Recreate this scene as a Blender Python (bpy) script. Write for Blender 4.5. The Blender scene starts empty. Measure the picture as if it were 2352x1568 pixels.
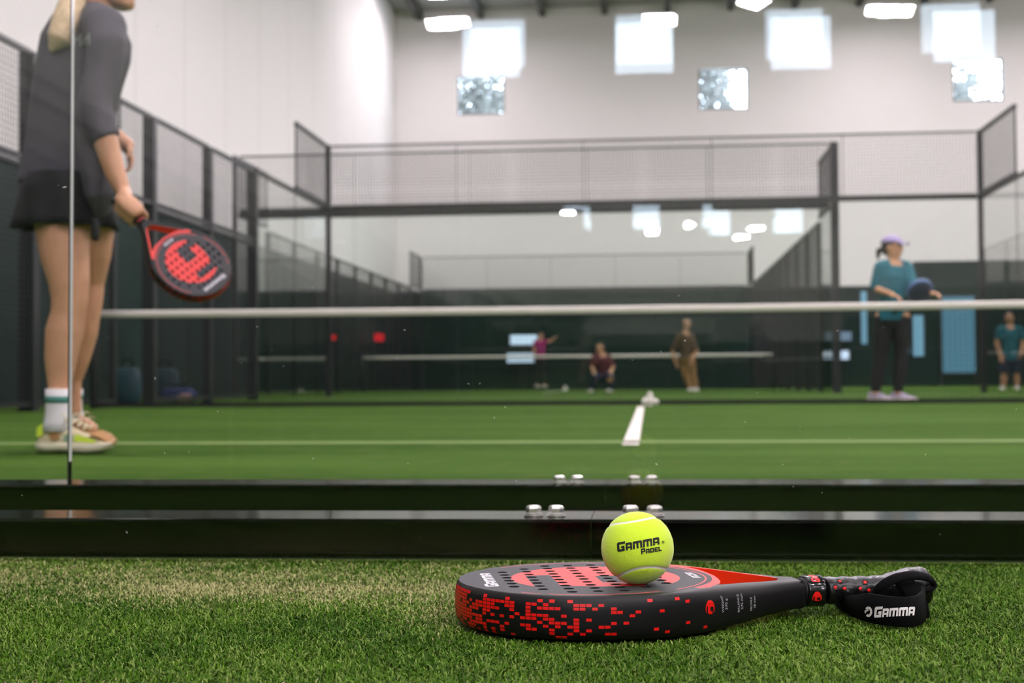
import bpy, bmesh, math, random
import numpy as np
from mathutils import Vector, Matrix, geometry
from mathutils.bvhtree import BVHTree

# ------------------------------------------------------------------ camera, world, exposure
S = bpy.context.scene
COL = S.collection
FPX = 3267.0; CAM_H = 0.222
YAW = math.atan((1488 - 1176) / FPX); PITCH = math.atan((876 - 784) / FPX); ROLL = -0.0069
fw = Vector((-math.sin(YAW) * math.cos(PITCH), math.cos(YAW) * math.cos(PITCH), math.sin(PITCH)))
rt0 = Vector((math.cos(YAW), math.sin(YAW), 0)); up0 = rt0.cross(fw)
rt = rt0 * math.cos(ROLL) + up0 * math.sin(ROLL); up = up0 * math.cos(ROLL) - rt0 * math.sin(ROLL)
CAM = Vector((0, 0, CAM_H))
cd = bpy.data.cameras.new('camera'); cam = bpy.data.objects.new('camera', cd); COL.objects.link(cam)
cam.matrix_world = Matrix(((rt.x, up.x, -fw.x, 0), (rt.y, up.y, -fw.y, 0), (rt.z, up.z, -fw.z, CAM_H), (0, 0, 0, 1)))
cd.sensor_width = 36; cd.lens = 36 * FPX / 2352; cd.clip_start = 0.05; cd.clip_end = 400
cd.dof.use_dof = True; cd.dof.focus_distance = 1.275; cd.dof.aperture_fstop = 9.0
S.camera = cam
w = bpy.data.worlds.new('sky'); S.world = w; w.use_nodes = True
w.node_tree.nodes['Background'].inputs[0].default_value = (0.72, 0.87, 1.0, 1)
w.node_tree.nodes['Background'].inputs[1].default_value = 21.0
w.cycles.sampling_method = 'NONE'
S.view_settings.view_transform = 'Standard'; S.view_settings.look = 'None'
S.view_settings.exposure = 0.0; S.view_settings.gamma = 1.0; S.view_settings.use_curve_mapping = False
cy = S.cycles
cy.use_denoising = True
cy.max_bounces = 10; cy.diffuse_bounces = 4; cy.glossy_bounces = 5; cy.transmission_bounces = 6
cy.transparent_max_bounces = 48; cy.sample_clamp_indirect = 8.0; cy.caustics_reflective = False
LAMP = 670.0          # radiance of the hall's LED panels

def ray(px, py):
    return fw + rt * ((px - 1176) / FPX) - up * ((py - 784) / FPX)
def at(px, py, y):
    d = ray(px, py); return CAM + d * (y / d.y)
def at_z(px, py, z):
    d = ray(px, py); return CAM + d * ((z - CAM_H) / d.z)

# ------------------------------------------------------------------ materials
def lin(c):
    return tuple(((x / 255) / 12.92 if x / 255 <= 0.04045 else ((x / 255 + 0.055) / 1.055) ** 2.4) for x in c) + (1,)
def mat(name, rgb, rough=0.6, metal=0.0, spec=0.5, coat=0.0, var=0.0, vscale=30.0, bump=0.0, bscale=200.0, emit=None, estr=0.0, sheen=0.0):
    m = bpy.data.materials.new(name); m.use_nodes = True
    n = m.node_tree.nodes; l = m.node_tree.links; b = n['Principled BSDF']
    c = lin(rgb); b.inputs['Base Color'].default_value = c
    b.inputs['Roughness'].default_value = rough; b.inputs['Metallic'].default_value = metal
    b.inputs['Specular IOR Level'].default_value = spec; b.inputs['Coat Weight'].default_value = coat
    b.inputs['Sheen Weight'].default_value = sheen
    tc = None
    if var or bump:
        tc = n.new('ShaderNodeTexCoord')
    if var:
        t = n.new('ShaderNodeTexNoise'); t.inputs['Scale'].default_value = vscale; t.inputs['Detail'].default_value = 5
        l.new(tc.outputs['Object'], t.inputs['Vector'])
        r = n.new('ShaderNodeMapRange'); r.inputs[1].default_value = 0.3; r.inputs[2].default_value = 0.7
        r.inputs[3].default_value = 1 - var; r.inputs[4].default_value = 1 + var
        l.new(t.outputs['Fac'], r.inputs[0])
        x = n.new('ShaderNodeMix'); x.data_type = 'RGBA'; x.blend_type = 'MULTIPLY'; x.inputs[0].default_value = 1
        x.inputs[6].default_value = c; l.new(r.outputs[0], x.inputs[7]); l.new(x.outputs[2], b.inputs['Base Color'])
    if bump:
        t2 = n.new('ShaderNodeTexNoise'); t2.inputs['Scale'].default_value = bscale; t2.inputs['Detail'].default_value = 4
        l.new(tc.outputs['Object'], t2.inputs['Vector'])
        bp = n.new('ShaderNodeBump'); bp.inputs['Strength'].default_value = bump; bp.inputs['Distance'].default_value = 0.001
        l.new(t2.outputs['Fac'], bp.inputs['Height']); l.new(bp.outputs[0], b.inputs['Normal'])
    if emit:
        b.inputs['Emission Color'].default_value = lin(emit); b.inputs['Emission Strength'].default_value = estr
    return m
def glass_mat(name, tint):
    m = bpy.data.materials.new(name); m.use_nodes = True
    n = m.node_tree.nodes; l = m.node_tree.links; n.clear()
    o = n.new('ShaderNodeOutputMaterial'); mx = n.new('ShaderNodeMixShader')
    tr = n.new('ShaderNodeBsdfTransparent'); tr.inputs[0].default_value = tint
    g = n.new('ShaderNodeBsdfGlossy'); g.inputs['Roughness'].default_value = 0.0
    lw = n.new('ShaderNodeLayerWeight'); p = n.new('ShaderNodeMath'); p.operation = 'POWER'; p.inputs[1].default_value = 5
    ma = n.new('ShaderNodeMath'); ma.operation = 'MULTIPLY_ADD'; ma.inputs[1].default_value = 0.98; ma.inputs[2].default_value = 0.02
    l.new(lw.outputs['Facing'], p.inputs[0]); l.new(p.outputs[0], ma.inputs[0]); l.new(ma.outputs[0], mx.inputs[0])
    l.new(tr.outputs[0], mx.inputs[1]); l.new(g.outputs[0], mx.inputs[2]); l.new(mx.outputs[0], o.inputs[0])
    return m
def emit_mat(name, rgb, s):
    m = bpy.data.materials.new(name); m.use_nodes = True
    n = m.node_tree.nodes; l = m.node_tree.links; n.clear()
    o = n.new('ShaderNodeOutputMaterial'); e = n.new('ShaderNodeEmission')
    e.inputs[0].default_value = lin(rgb); e.inputs[1].default_value = s; l.new(e.outputs[0], o.inputs[0])
    return m
def attr_mat(name, attr, c0, c1, rough, sheen=0.0, spec=0.3):
    m = mat(name, (128, 128, 128), rough, sheen=sheen, spec=spec)
    n = m.node_tree.nodes; l = m.node_tree.links
    a = n.new('ShaderNodeAttribute'); a.attribute_name = attr
    x = n.new('ShaderNodeMix'); x.data_type = 'RGBA'; x.inputs[6].default_value = lin(c0); x.inputs[7].default_value = lin(c1)
    l.new(a.outputs['Fac'], x.inputs[0]); l.new(x.outputs[2], n['Principled BSDF'].inputs['Base Color'])
    return m

M = {}
M['steel_black'] = mat('black painted steel', (2, 2, 2), 0.10, spec=0.6)
M['fence_black'] = mat('black fence steel', (20, 22, 24), 0.45)
M['wire'] = mat('black wire', (26, 27, 29), 0.5)
M['glass'] = glass_mat('court glass', (0.975, 0.975, 0.975, 1))
M['glass_far'] = glass_mat('greenish court glass', (0.955, 0.975, 0.962, 1))
M['edge'] = mat('polished glass edge', (236, 238, 238), 0.12, spec=0.8)
M['edge_far'] = mat('green glass edge', (84, 112, 104), 0.3)
M['edge_dark'] = mat('dark sealed glass edge', (26, 27, 28), 0.12, spec=0.6)
M['gasket'] = mat('black gasket', (10, 11, 11), 0.6)
M['wall'] = mat('white wall paint', (238, 235, 233), 0.75)
M['green_pad'] = mat('dark green wall padding', (8, 38, 31), 0.6, spec=0.25, var=0.12, vscale=1.5)
M['ceiling'] = mat('grey ceiling', (150, 150, 146), 0.8)
M['joist'] = mat('dark joist', (58, 58, 56), 0.7)
M['chrome'] = mat('stainless steel', (240, 238, 235), 0.24, metal=0.9)
M['white_tape'] = mat('white net tape', (226, 220, 212), 0.7)
M['line'] = mat('white court line', (222, 216, 208), 0.9)
M['line_faint'] = mat('worn pale court line', (108, 132, 66), 0.9)
M['net'] = mat('black net cord', (14, 16, 16), 0.8)
M['grey_face'] = mat('gritty grey racket face', (60, 60, 64), 0.55, spec=0.35, var=0.12, vscale=900, bump=0.7, bscale=1600)
M['coral'] = mat('coral red print', (226, 50, 48), 0.5, spec=0.5, var=0.05, vscale=900, bump=0.4, bscale=1600)
M['face_white'] = mat('white racket print', (205, 204, 210), 0.55)
M['racket_black'] = mat('satin black racket frame', (12, 11, 13), 0.45, spec=0.28)
M['racket_red'] = mat('red frame print', (214, 12, 10), 0.38, spec=0.45)
M['racket_orange'] = mat('orange red throat', (232, 52, 14), 0.45)
M['hole_dark'] = mat('dark hole lining', (10, 10, 11), 0.7)
M['print_grey'] = mat('pale grey lettering', (176, 176, 180), 0.5)
M['rubber'] = mat('glossy black rubber', (12, 12, 13), 0.16, spec=0.6)
M['grip'] = mat('black perforated grip', (9, 9, 10), 0.27, spec=0.5, bump=0.5, bscale=300)
M['strap'] = mat('black woven strap', (6, 6, 7), 0.9, spec=0.12, bump=0.5, bscale=900)
M['logo_white'] = mat('white strap print', (222, 216, 216), 0.6)
M['ink'] = mat('black ink', (18, 22, 16), 0.8)

# ------------------------------------------------------------------ mesh builder
class MB:
    def __init__(s): s.v = []; s.f = []; s.m = []; s.smooth = []
    def add(s, vs, fs, mi=0, smooth=False):
        o = len(s.v); s.v += [tuple(v) for v in vs]
        for f in fs: s.f.append(tuple(i + o for i in f)); s.m.append(mi); s.smooth.append(smooth)
    def box(s, a, b, mi=0):
        (x0, y0, z0), (x1, y1, z1) = a, b
        s.add([(x0,y0,z0),(x1,y0,z0),(x1,y1,z0),(x0,y1,z0),(x0,y0,z1),(x1,y0,z1),(x1,y1,z1),(x0,y1,z1)],
              [(0,3,2,1),(4,5,6,7),(0,1,5,4),(1,2,6,5),(2,3,7,6),(3,0,4,7)], mi)
    def bar(s, p, q, w, mi=0, h=None):
        p, q = Vector(p), Vector(q); h = h or w
        d = (q - p).normalized(); r = Vector((0,0,1)) if abs(d.z) < .9 else Vector((0,1,0))
        a = d.cross(r).normalized() * w / 2; b = d.cross(a).normalized() * h / 2
        vs = [p-a-b, p+a-b, p+a+b, p-a+b, q-a-b, q+a-b, q+a+b, q-a+b]
        s.add(vs, [(3,2,1,0),(4,5,6,7),(0,1,5,4),(1,2,6,5),(2,3,7,6),(3,0,4,7)], mi)
    def loft(s, rings, mi=0, caps=True, smooth=True, closed=False):
        n = len(rings[0]); vs = [v for r in rings for v in r]; fs = []
        R = len(rings)
        for i in range(R if closed else R - 1):
            i2 = (i + 1) % R
            for j in range(n):
                k = (j + 1) % n; fs.append((i*n+j, i*n+k, i2*n+k, i2*n+j))
        if caps and not closed:
            fs.append(tuple(range(n - 1, -1, -1))); fs.append(tuple((R-1)*n + j for j in range(n)))
        s.add(vs, fs, mi, smooth)
    def tube(s, pts, r, n=14, mi=0, ref=None, rounded=True):
        """limb: circular / elliptic rings along pts; r: list of radius or (ra, rb); ref fixes the direction of ra"""
        P = [Vector(p) for p in pts]
        rr = r if isinstance(r, (list, tuple)) and len(r) == len(P) else [r] * len(P)
        rings = []; prev = None
        for i, p in enumerate(P):
            d = (P[min(i+1, len(P)-1)] - P[max(i-1, 0)]).normalized()
            if ref is not None: a = Vector(ref) - d * d.dot(Vector(ref))
            elif prev is None:
                g = Vector((0,0,1)) if abs(d.z) < .8 else Vector((0,1,0)); a = g - d * d.dot(g)
            else: a = prev - d * d.dot(prev)
            a.normalize(); prev = a; b = d.cross(a)
            ra, rb = rr[i] if isinstance(rr[i], (tuple, list)) else (rr[i], rr[i])
            ring = lambda c, k: [c + a * (ra*k*math.cos(2*math.pi*j/n)) + b * (rb*k*math.sin(2*math.pi*j/n)) for j in range(n)]
            if rounded and i == 0:
                e = min(ra, rb)
                rings += [ring(p - d*e*.92, .35), ring(p - d*e*.6, .78)]
            rings.append(ring(p, 1))
            if rounded and i == len(P) - 1:
                e = min(ra, rb)
                rings += [ring(p + d*e*.6, .78), ring(p + d*e*.92, .35)]
        s.loft(rings, mi)
    def ball(s, c, r, mi=0, nu=20, nv=12, rot=None):
        c = Vector(c); r = r if isinstance(r, (tuple, list)) else (r, r, r)
        rings = []
        for i in range(1, nv):
            t = math.pi * i / nv
            ring = [Vector((r[0]*math.sin(t)*math.cos(2*math.pi*j/nu), r[1]*math.sin(t)*math.sin(2*math.pi*j/nu), -r[2]*math.cos(t))) for j in range(nu)]
            rings.append([c + (rot @ q if rot else q) for q in ring])
        s.loft(rings, mi)
    def build(s, name, mats, parent=None, world=False, recalc=True):
        me = bpy.data.meshes.new(name)
        off = Vector((0,0,0))
        if world and parent is not None:
            p = parent
            while p is not None: off += p.location; p = p.parent
        me.from_pydata([tuple(Vector(v) - off) for v in s.v] if world else s.v, [], s.f)
        mats = mats if isinstance(mats, (list, tuple)) else [mats]
        for k in mats: me.materials.append(M[k] if isinstance(k, str) else k)
        me.polygons.foreach_set('material_index', s.m); me.polygons.foreach_set('use_smooth', s.smooth)
        me.update()
        if recalc:
            bm = bmesh.new(); bm.from_mesh(me); bmesh.ops.recalc_face_normals(bm, faces=bm.faces); bm.to_mesh(me); bm.free()
        o = bpy.data.objects.new(name, me); COL.objects.link(o)
        if parent is not None: o.parent = parent
        return o

USED = set()
def tag(o, label, cat, group=None, kind=None):
    o['label'] = label; o['category'] = cat
    if group: o['group'] = group
    if kind: o['kind'] = kind
    return o
def empty(name, loc, label, cat, group=None, rz=0.0):
    o = bpy.data.objects.new(name, None); COL.objects.link(o); o.location = loc; o.rotation_euler = (0, 0, rz)
    o.empty_display_size = 0.05
    return tag(o, label, cat, group)
def copy_tree(o, parent=None):
    c = o.copy(); COL.objects.link(c); c.parent = parent
    for ch in list(o.children): copy_tree(ch, c)
    return c
def remeshed(mb, name, mats, parent, voxel, smooth=4, factor=0.5, world=True):
    o = mb.build(name, mats, parent, world)
    a = o.modifiers.new('r', 'REMESH'); a.mode = 'VOXEL'; a.voxel_size = voxel; a.use_smooth_shade = True
    if smooth:
        b = o.modifiers.new('s', 'SMOOTH'); b.iterations = smooth; b.factor = factor
    dg = bpy.context.evaluated_depsgraph_get()
    me = bpy.data.meshes.new_from_object(o.evaluated_get(dg), depsgraph=dg)
    o.modifiers.clear(); old = o.data; o.data = me; bpy.data.meshes.remove(old); me.name = name
    for p in me.polygons: p.use_smooth = True
    return o
def structure(name, mb, mats, label, recalc=True):
    o = mb.build(name, mats, recalc=recalc); return tag(o, label, name.split('_')[0], kind='structure')

# ------------------------------------------------------------------ lettering: polygons in a unit box, letters from strokes
def R(x0, y0, x1, y1): return [(x0, y0), (x1, y0), (x1, y1), (x0, y1)]
GLY = {
 'G': (1.0, [[(0,.12),(.12,0),(.3,0),(.3,1),(.12,1),(0,.88)], [(.1,.74),(1.02,.74),(1.08,1),(.1,1)], R(.1,0,.95,.24), R(.66,0,.95,.56), [(.44,.34),(.95,.34),(.95,.56),(.56,.56)]]),
 'a': (.82, [R(0,0,.25,.74), [(0,.56),(.82,.56),(.82,.68),(.72,.8),(.06,.8),(0,.74)], R(.57,0,.82,.7), R(.1,.2,.7,.38)]),
 'm': (1.2, [R(0,0,.25,.74), [(0,.56),(1.2,.56),(1.2,.68),(1.1,.8),(.06,.8),(0,.74)], R(.475,0,.725,.7), R(.95,0,1.2,.7)]),
 'P': (.86, [R(0,0,.27,1), R(0,.74,.8,1), R(.6,.4,.86,.94), R(.2,.32,.8,.54)]),
 'D': (.82, [R(0,0,.25,.8), R(0,.58,.74,.8), R(.57,.08,.82,.74), R(0,0,.74,.22)]),
 'E': (.7, [R(0,0,.25,.8), R(0,.6,.7,.8), R(0,.3,.64,.48), R(0,0,.7,.2)]),
 'L': (.66, [R(0,0,.25,.8), R(0,0,.66,.22)]),
 'R': (.86, [R(0,0,.25,1), R(0,.76,.8,1), R(.6,.46,.86,.94), R(.2,.36,.8,.58), [(.32,.4),(.6,.4),(.88,0),(.6,0)]]),
 'Z': (.86, [R(0,.76,.86,1), R(0,0,.86,.24), [(0,.2),(.3,.2),(.86,.8),(.56,.8)]]),
}
def word(txt, gap=.12, shear=0.12):
    """list of polygons; x from 0, height 1"""
    out = []; x = 0
    for ch in txt:
        wd, ps = GLY[ch]
        for p in ps: out.append([(x + a + shear * b, b) for a, b in p])
        x += wd + gap
    return out, x - gap
def disc_logo(n=40):
    """red disc with an angular letter cut out of its lower half; unit radius; list of (outer, cuts)"""
    disc = [(math.cos(2*math.pi*i/n), math.sin(2*math.pi*i/n)) for i in range(n)]
    cuts = [R(-.80, -1.2, -.50, .30), R(-.6, -1.2, .62, -.74), R(.02, -.40, .58, .14), R(.46, -1.2, .74, .10), [(-.5,-1.2),(-.5,-.6),(.1,-.78),(.46,-.78),(.46,-1.2)]]
    return disc, cuts
def inside(p, poly):
    x, y = p; r = False; j = len(poly) - 1
    for i in range(len(poly)):
        xi, yi = poly[i]; xj, yj = poly[j]
        if (yi > y) != (yj > y) and x < (xj - xi) * (y - yi) / (yj - yi) + xi: r = not r
        j = i
    return r
def cdt(polys, pts=()):
    """triangulate the plane so that every polygon edge is an edge"""
    vs = []; es = []
    for p in polys:
        o = len(vs); vs += [Vector(q) for q in p]; es += [(o + i, o + (i + 1) % len(p)) for i in range(len(p))]
    vs += [Vector(q) for q in pts]
    r = geometry.delaunay_2d_cdt(vs, es, [], 0, 1e-6)
    return [tuple(v) for v in r[0]], [tuple(f) for f in r[2]]
def planar(mb, polys_mat, fn, cuts=(), grid=None):
    """fill the union of the polygons (later ones win), minus cuts; fn maps (x, y) to 3D"""
    allp = [p for p, _ in polys_mat] + list(cuts); pts = []
    if grid:
        xs = [q[0] for p in allp for q in p]; ys = [q[1] for p in allp for q in p]
        nx = int((max(xs)-min(xs))/grid) + 1; ny = int((max(ys)-min(ys))/grid) + 1
        pts = [(min(xs) + grid*(i+.37), min(ys) + grid*(j+.41)) for i in range(nx) for j in range(ny)]
    vs, fs = cdt(allp, pts)
    by = {}
    for f in fs:
        c = (sum(vs[i][0] for i in f)/3, sum(vs[i][1] for i in f)/3)
        if any(inside(c, p) for p in cuts): continue
        mi = None
        for p, k in polys_mat:
            if inside(c, p): mi = k
        if mi is not None: by.setdefault(mi, []).append(f)
    for mi, ff in by.items():
        used = sorted({i for f in ff for i in f}); ix = {k: j for j, k in enumerate(used)}
        mb.add([fn(*vs[i]) for i in used], [tuple(ix[i] for i in f) for f in ff], mi)
def font_tris(txt, size):
    cu = bpy.data.curves.new('t', 'FONT'); cu.body = txt; cu.size = size; cu.resolution_u = 2
    o = bpy.data.objects.new('t', cu); COL.objects.link(o)
    dg = bpy.context.evaluated_depsgraph_get(); me = bpy.data.meshes.new_from_object(o.evaluated_get(dg), depsgraph=dg)
    vs = [tuple(v.co)[:2] for v in me.vertices]; fs = [tuple(p.vertices) for p in me.polygons]
    bpy.data.objects.remove(o); bpy.data.curves.remove(cu); bpy.data.meshes.remove(me)
    return vs, fs
# ------------------------------------------------------------------ the hall: floor, walls, windows, ceiling, lamps
X0, X1, Y0, Y1, ZC = -8.0, 16.0, -30.0, 45.0, 12.15
PIT = (-1.15, 0.85, 0.72, 1.775)     # where the turf is built blade by blade
def turf_material(name, near):
    m = mat(name, (90, 130, 50), 0.9, spec=0.05)
    n = m.node_tree.nodes; l = m.node_tree.links; b = n['Principled BSDF']
    tc = n.new('ShaderNodeTexCoord')
    def noise(sc, det=4, vec=None):
        t = n.new('ShaderNodeTexNoise'); t.inputs['Scale'].default_value = sc; t.inputs['Detail'].default_value = det
        l.new(vec or tc.outputs['Object'], t.inputs['Vector']); return t.outputs['Fac']
    def mix(f, a, c):
        x = n.new('ShaderNodeMix'); x.data_type = 'RGBA'; l.new(f, x.inputs[0])
        for k, q in ((6, a), (7, c)):
            if isinstance(q, tuple): x.inputs[k].default_value = lin(q)
            else: l.new(q, x.inputs[k])
        return x.outputs[2]
    def ramp(f, lo, hi):
        r = n.new('ShaderNodeMapRange'); r.inputs[1].default_value = lo; r.inputs[2].default_value = hi; l.new(f, r.inputs[0]); return r.outputs[0]
    mp = n.new('ShaderNodeMapping'); mp.inputs['Scale'].default_value = (0.35, 1.6, 1); l.new(tc.outputs['Object'], mp.inputs[0])
    c = mix(ramp(noise(1.1, 5, mp.outputs[0]), .35, .65), (58, 90, 26), (82, 114, 42))
    c = mix(ramp(noise(9, 5), .52, .8), c, (96, 112, 54))
    c = mix(ramp(noise(420, 2), .4, .75), c, (40, 66, 16))
    l.new(c, b.inputs['Base Color'])
    bp = n.new('ShaderNodeBump'); bp.inputs['Strength'].default_value = .8; bp.inputs['Distance'].default_value = .006
    l.new(noise(300, 3), bp.inputs['Height']); l.new(bp.outputs[0], b.inputs['Normal'])
    return m
M['turf'] = turf_material('green court turf', False)
M['sand'] = mat('sandy turf backing', (70, 90, 34), 0.95, var=0.35, vscale=160)
f = MB(); a, b_, c_, d_ = PIT
f.add([(X0,Y0,0),(X1,Y0,0),(X1,c_,0),(X0,c_,0)], [(0,1,2,3)]); f.add([(X0,d_,0),(X1,d_,0),(X1,Y1,0),(X0,Y1,0)], [(0,1,2,3)])
f.add([(X0,c_,0),(a,c_,0),(a,d_,0),(X0,d_,0)], [(0,1,2,3)]); f.add([(b_,c_,0),(X1,c_,0),(X1,d_,0),(b_,d_,0)], [(0,1,2,3)])
z = -.0055
f.add([(a,c_,z),(b_,c_,z),(b_,d_,z),(a,d_,z),(a,c_,0),(b_,c_,0),(b_,d_,0),(a,d_,0)], [(0,1,2,3),(0,4,5,1),(1,5,6,2),(2,6,7,3),(3,7,4,0)], 1)
structure('floor', f, ['turf', 'sand'], 'green artificial turf floor running under every court of the hall', recalc=False)

def wall_with_holes(y, thick, holes):
    mb = MB(); xs = sorted({X0, X1} | {h[0] for h in holes} | {h[1] for h in holes}); zs = sorted({0, ZC} | {h[2] for h in holes} | {h[3] for h in holes})
    for i in range(len(xs)-1):
        for k in range(len(zs)-1):
            cx, cz = (xs[i]+xs[i+1])/2, (zs[k]+zs[k+1])/2
            if any(h[0] < cx < h[1] and h[2] < cz < h[3] for h in holes): continue
            mb.box((xs[i], min(y, y+thick), zs[k]), (xs[i+1], max(y, y+thick), zs[k+1]))
    return mb
def wall_material():
    m = mat('white wall panels', (240, 237, 235), 0.75)
    n = m.node_tree.nodes; l = m.node_tree.links
    tc = n.new('ShaderNodeTexCoord'); sp = n.new('ShaderNodeSeparateXYZ'); l.new(tc.outputs['Object'], sp.inputs[0])
    fr = n.new('ShaderNodeMath'); fr.operation = 'FRACT'; dv = n.new('ShaderNodeMath'); dv.operation = 'DIVIDE'; dv.inputs[1].default_value = 2.4
    l.new(sp.outputs['Y'], dv.inputs[0]); l.new(dv.outputs[0], fr.inputs[0])
    lt = n.new('ShaderNodeMath'); lt.operation = 'LESS_THAN'; lt.inputs[1].default_value = 0.022; l.new(fr.outputs[0], lt.inputs[0])
    x = n.new('ShaderNodeMix'); x.data_type = 'RGBA'; x.inputs[6].default_value = lin((240,237,235)); x.inputs[7].default_value = lin((218,214,212))
    l.new(lt.outputs[0], x.inputs[0]); l.new(x.outputs[2], n['Principled BSDF'].inputs['Base Color'])
    return m
M['wall_panels'] = wall_material()
FARW = [(-6.01, -4.49, 8.76, 10.02), (1.68, 3.2, 8.74, 10.03), (9.5, 11.02, 8.8, 10.12)]
NEARW = [(-4.44, -2.95, 8.73, 10.06), (-0.76, 0.72, 8.73, 10.08), (2.92, 4.42, 8.73, 10.1), (6.68, 8.2, 8.8, 10.12)]
structure('wall_back', wall_with_holes(Y1, .2, FARW), 'wall', 'white end wall of the hall beyond the far court with three high windows')
structure('wall_front', wall_with_holes(Y0, -.2, NEARW), 'wall', 'white end wall behind the viewer with four bright high windows')
for nm, x, t, lb in (('wall_left', X0, -.2, 'tall white panelled side wall behind the standing player'), ('wall_right', X1, .2, 'white side wall on the far right of the hall')):
    mb = MB(); mb.box((min(x, x+t), Y0, 0), (max(x, x+t), Y1, ZC)); structure(nm, mb, 'wall_panels', lb)
mb = MB(); mb.box((X0, Y0, ZC), (X1, Y1, ZC + .2)); structure('ceiling', mb, 'ceiling', 'grey hall ceiling above the courts')
k = 0
for x in np.arange(-7.2, 16, 1.98):
    mb = MB(); mb.box((x-.09, 20, ZC-.3), (x+.09, Y1-.02, ZC-.001)); k += 1
    structure('trim_%d' % k, mb, 'joist', 'dark ceiling joist running to the white end wall, joist %d from the corner' % k)
for a, b, lb in (((X0, 1.0, 0), (X0+.05, Y1, 3.06), 'dark green padding along the lower left wall'), ((X0, Y0, 0), (X0+.05, .99, 3.9), 'dark green padding of the left wall behind the viewer'), ((X0+.05, Y1-.05, 0), (8.2, Y1, 3.12), 'dark green padding along the foot of the white end wall'),  # left padding behind the viewer made taller to darken its reflection in the glass
                 ((8.2, Y1-.06, 0), (X1, Y1, 3.85), 'taller dark green padding around the glass door of the end wall'), ((X0+.05, Y0, 0), (X1, Y0+.05, 3.1), 'dark green padding behind the viewer'), ((X1-.05, Y0+.05, 0), (X1, Y1-.06, 3.1), 'dark green padding along the lower right wall')):
    mb = MB(); mb.box(a, b); k += 1; structure('trim_%d' % k, mb, 'green_pad', lb)
M['win_frame'] = mat('dark window frame', (70, 70, 72), 0.5)
M['pane'] = glass_mat('window pane', (0.97, 0.98, 1.0, 1))
def window(i, h, y, s, label):
    e = empty('window_%d' % i, ((h[0]+h[1])/2, y, h[2]), label, 'window'); e['kind'] = 'structure'
    x0, x1, z0, z1 = h[0], h[1], h[2], h[3]; t = .05
    mb = MB()
    for p, q in (((x0,y,z0+t/2),(x1,y,z0+t/2)), ((x0,y,z1-t/2),(x1,y,z1-t/2)), ((x0+t/2,y,z0),(x0+t/2,y,z1)), ((x1-t/2,y,z0),(x1-t/2,y,z1))): mb.bar(p, q, t)
    mb.build('window_frame', 'win_frame', e, True)
    mb = MB(); mb.box((x0+t, y-.008, z0+t), (x1-t, y+.008, z1-t)); mb.build('window_pane', 'pane', e, True)
for i, h in enumerate(FARW): window(i+1, h, Y1+.1, 1, 'high square window with trees outside, %s on the end wall' % ('beside the left corner', 'in the middle', 'above the right fence')[i])
for i, h in enumerate(NEARW): window(i+4, h, Y0-.1, -1, 'high window on the wall behind, bright with sky, window %d of four' % (i+1))
# glass door and lit strips in the end wall on the right
e = empty('door_1', (9.55, Y1-.08, 0), 'tall glass door glowing with blue daylight behind the far player', 'door'); e['kind'] = 'structure'
mb = MB()
for p, q in (((9.0,Y1-.1,0),(9.0,Y1-.1,2.8)), ((10.05,Y1-.1,0),(10.05,Y1-.1,2.8)), ((9.0,Y1-.1,2.78),(10.05,Y1-.1,2.78)), ((9.0,Y1-.1,.35),(10.05,Y1-.1,.35))): mb.bar(p, q, .07)
mb.build('door_frame', 'fence_black', e, True)
M['door_light'] = emit_mat('daylight through the glass door', (120, 178, 205), 0.6)
mb = MB(); mb.box((9.03, Y1-.1, .4), (10.02, Y1-.085, 2.75)); mb.build('door_glass', 'door_light', e, True)
M['lit_blue'] = emit_mat('daylight in a narrow window', (150, 205, 235), 0.8)
M['lit_pale'] = emit_mat('lit white sign face', (205, 222, 250), 1.7)
M['lit_red'] = emit_mat('red display digits', (240, 20, 40), 2.2)
k = 8
for x0, x1, z0, z1, lb in ((6.58, 6.78, 1.3, 2.95, 'narrow lit window strip left of the far player'), (7.75, 8.05, 1.0, 2.3, 'narrow lit window strip beside the far player'), (8.15, 8.5, .9, 2.2, 'wider lit window strip between the far player and the door')):
    e = empty('window_%d' % k, ((x0+x1)/2, Y1-.07, z0), lb, 'window'); e['kind'] = 'structure'
    mb = MB(); mb.box((x0, Y1-.085, z0), (x1, Y1-.062, z1)); mb.build('window_pane', 'lit_blue', e, True)
    mb = MB()
    for p, q in (((x0,Y1-.09,z0),(x1,Y1-.09,z0)), ((x0,Y1-.09,z1),(x1,Y1-.09,z1)), ((x0,Y1-.09,z0),(x0,Y1-.09,z1)), ((x1,Y1-.09,z0),(x1,Y1-.09,z1))): mb.bar(p, q, .03)
    mb.build('window_frame', 'fence_black', e, True); k += 1
def glow_panel(name, px0, px1, py0, py1, y, face, label, cat, post=True):
    p, q = at(px0, py1, y), at(px1, py0, y)
    e = empty(name, ((p.x+q.x)/2, y, 0), label, cat)
    mb = MB(); mb.box((p.x-.03, y, p.z-.03), (q.x+.03, y+.08, q.z+.03)); mb.build('housing', 'fence_black', e, True)
    mb = MB(); mb.box((p.x, y-.006, p.z), (q.x, y-.001, q.z)); mb.build('lit_face', face, e, True)
    mb = MB(); mb.bar(((p.x+q.x)/2, y+.04, 0), ((p.x+q.x)/2, y+.04, p.z), .05); mb.build('stand', 'fence_black', e, True)
glow_panel('light_sign', 1172, 1234, 769, 792, 44.3, 'lit_pale', 'upper of two lit white signs behind the net, left of centre', 'sign')  # glowing panels added in place of bright reflections
glow_panel('light_sign', 1165, 1226, 811, 832, 43.9, 'lit_pale', 'lower of two lit white signs behind the net, left of centre', 'sign')
M['lit_dim'] = emit_mat('dim lit sign face', (150, 175, 205), 0.8)
glow_panel('light_sign', 1895, 1955, 762, 782, 44.3, 'lit_dim', 'upper of two lit signs left of the far player', 'sign')  # second added pair, glowing where bright reflections appear
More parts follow.
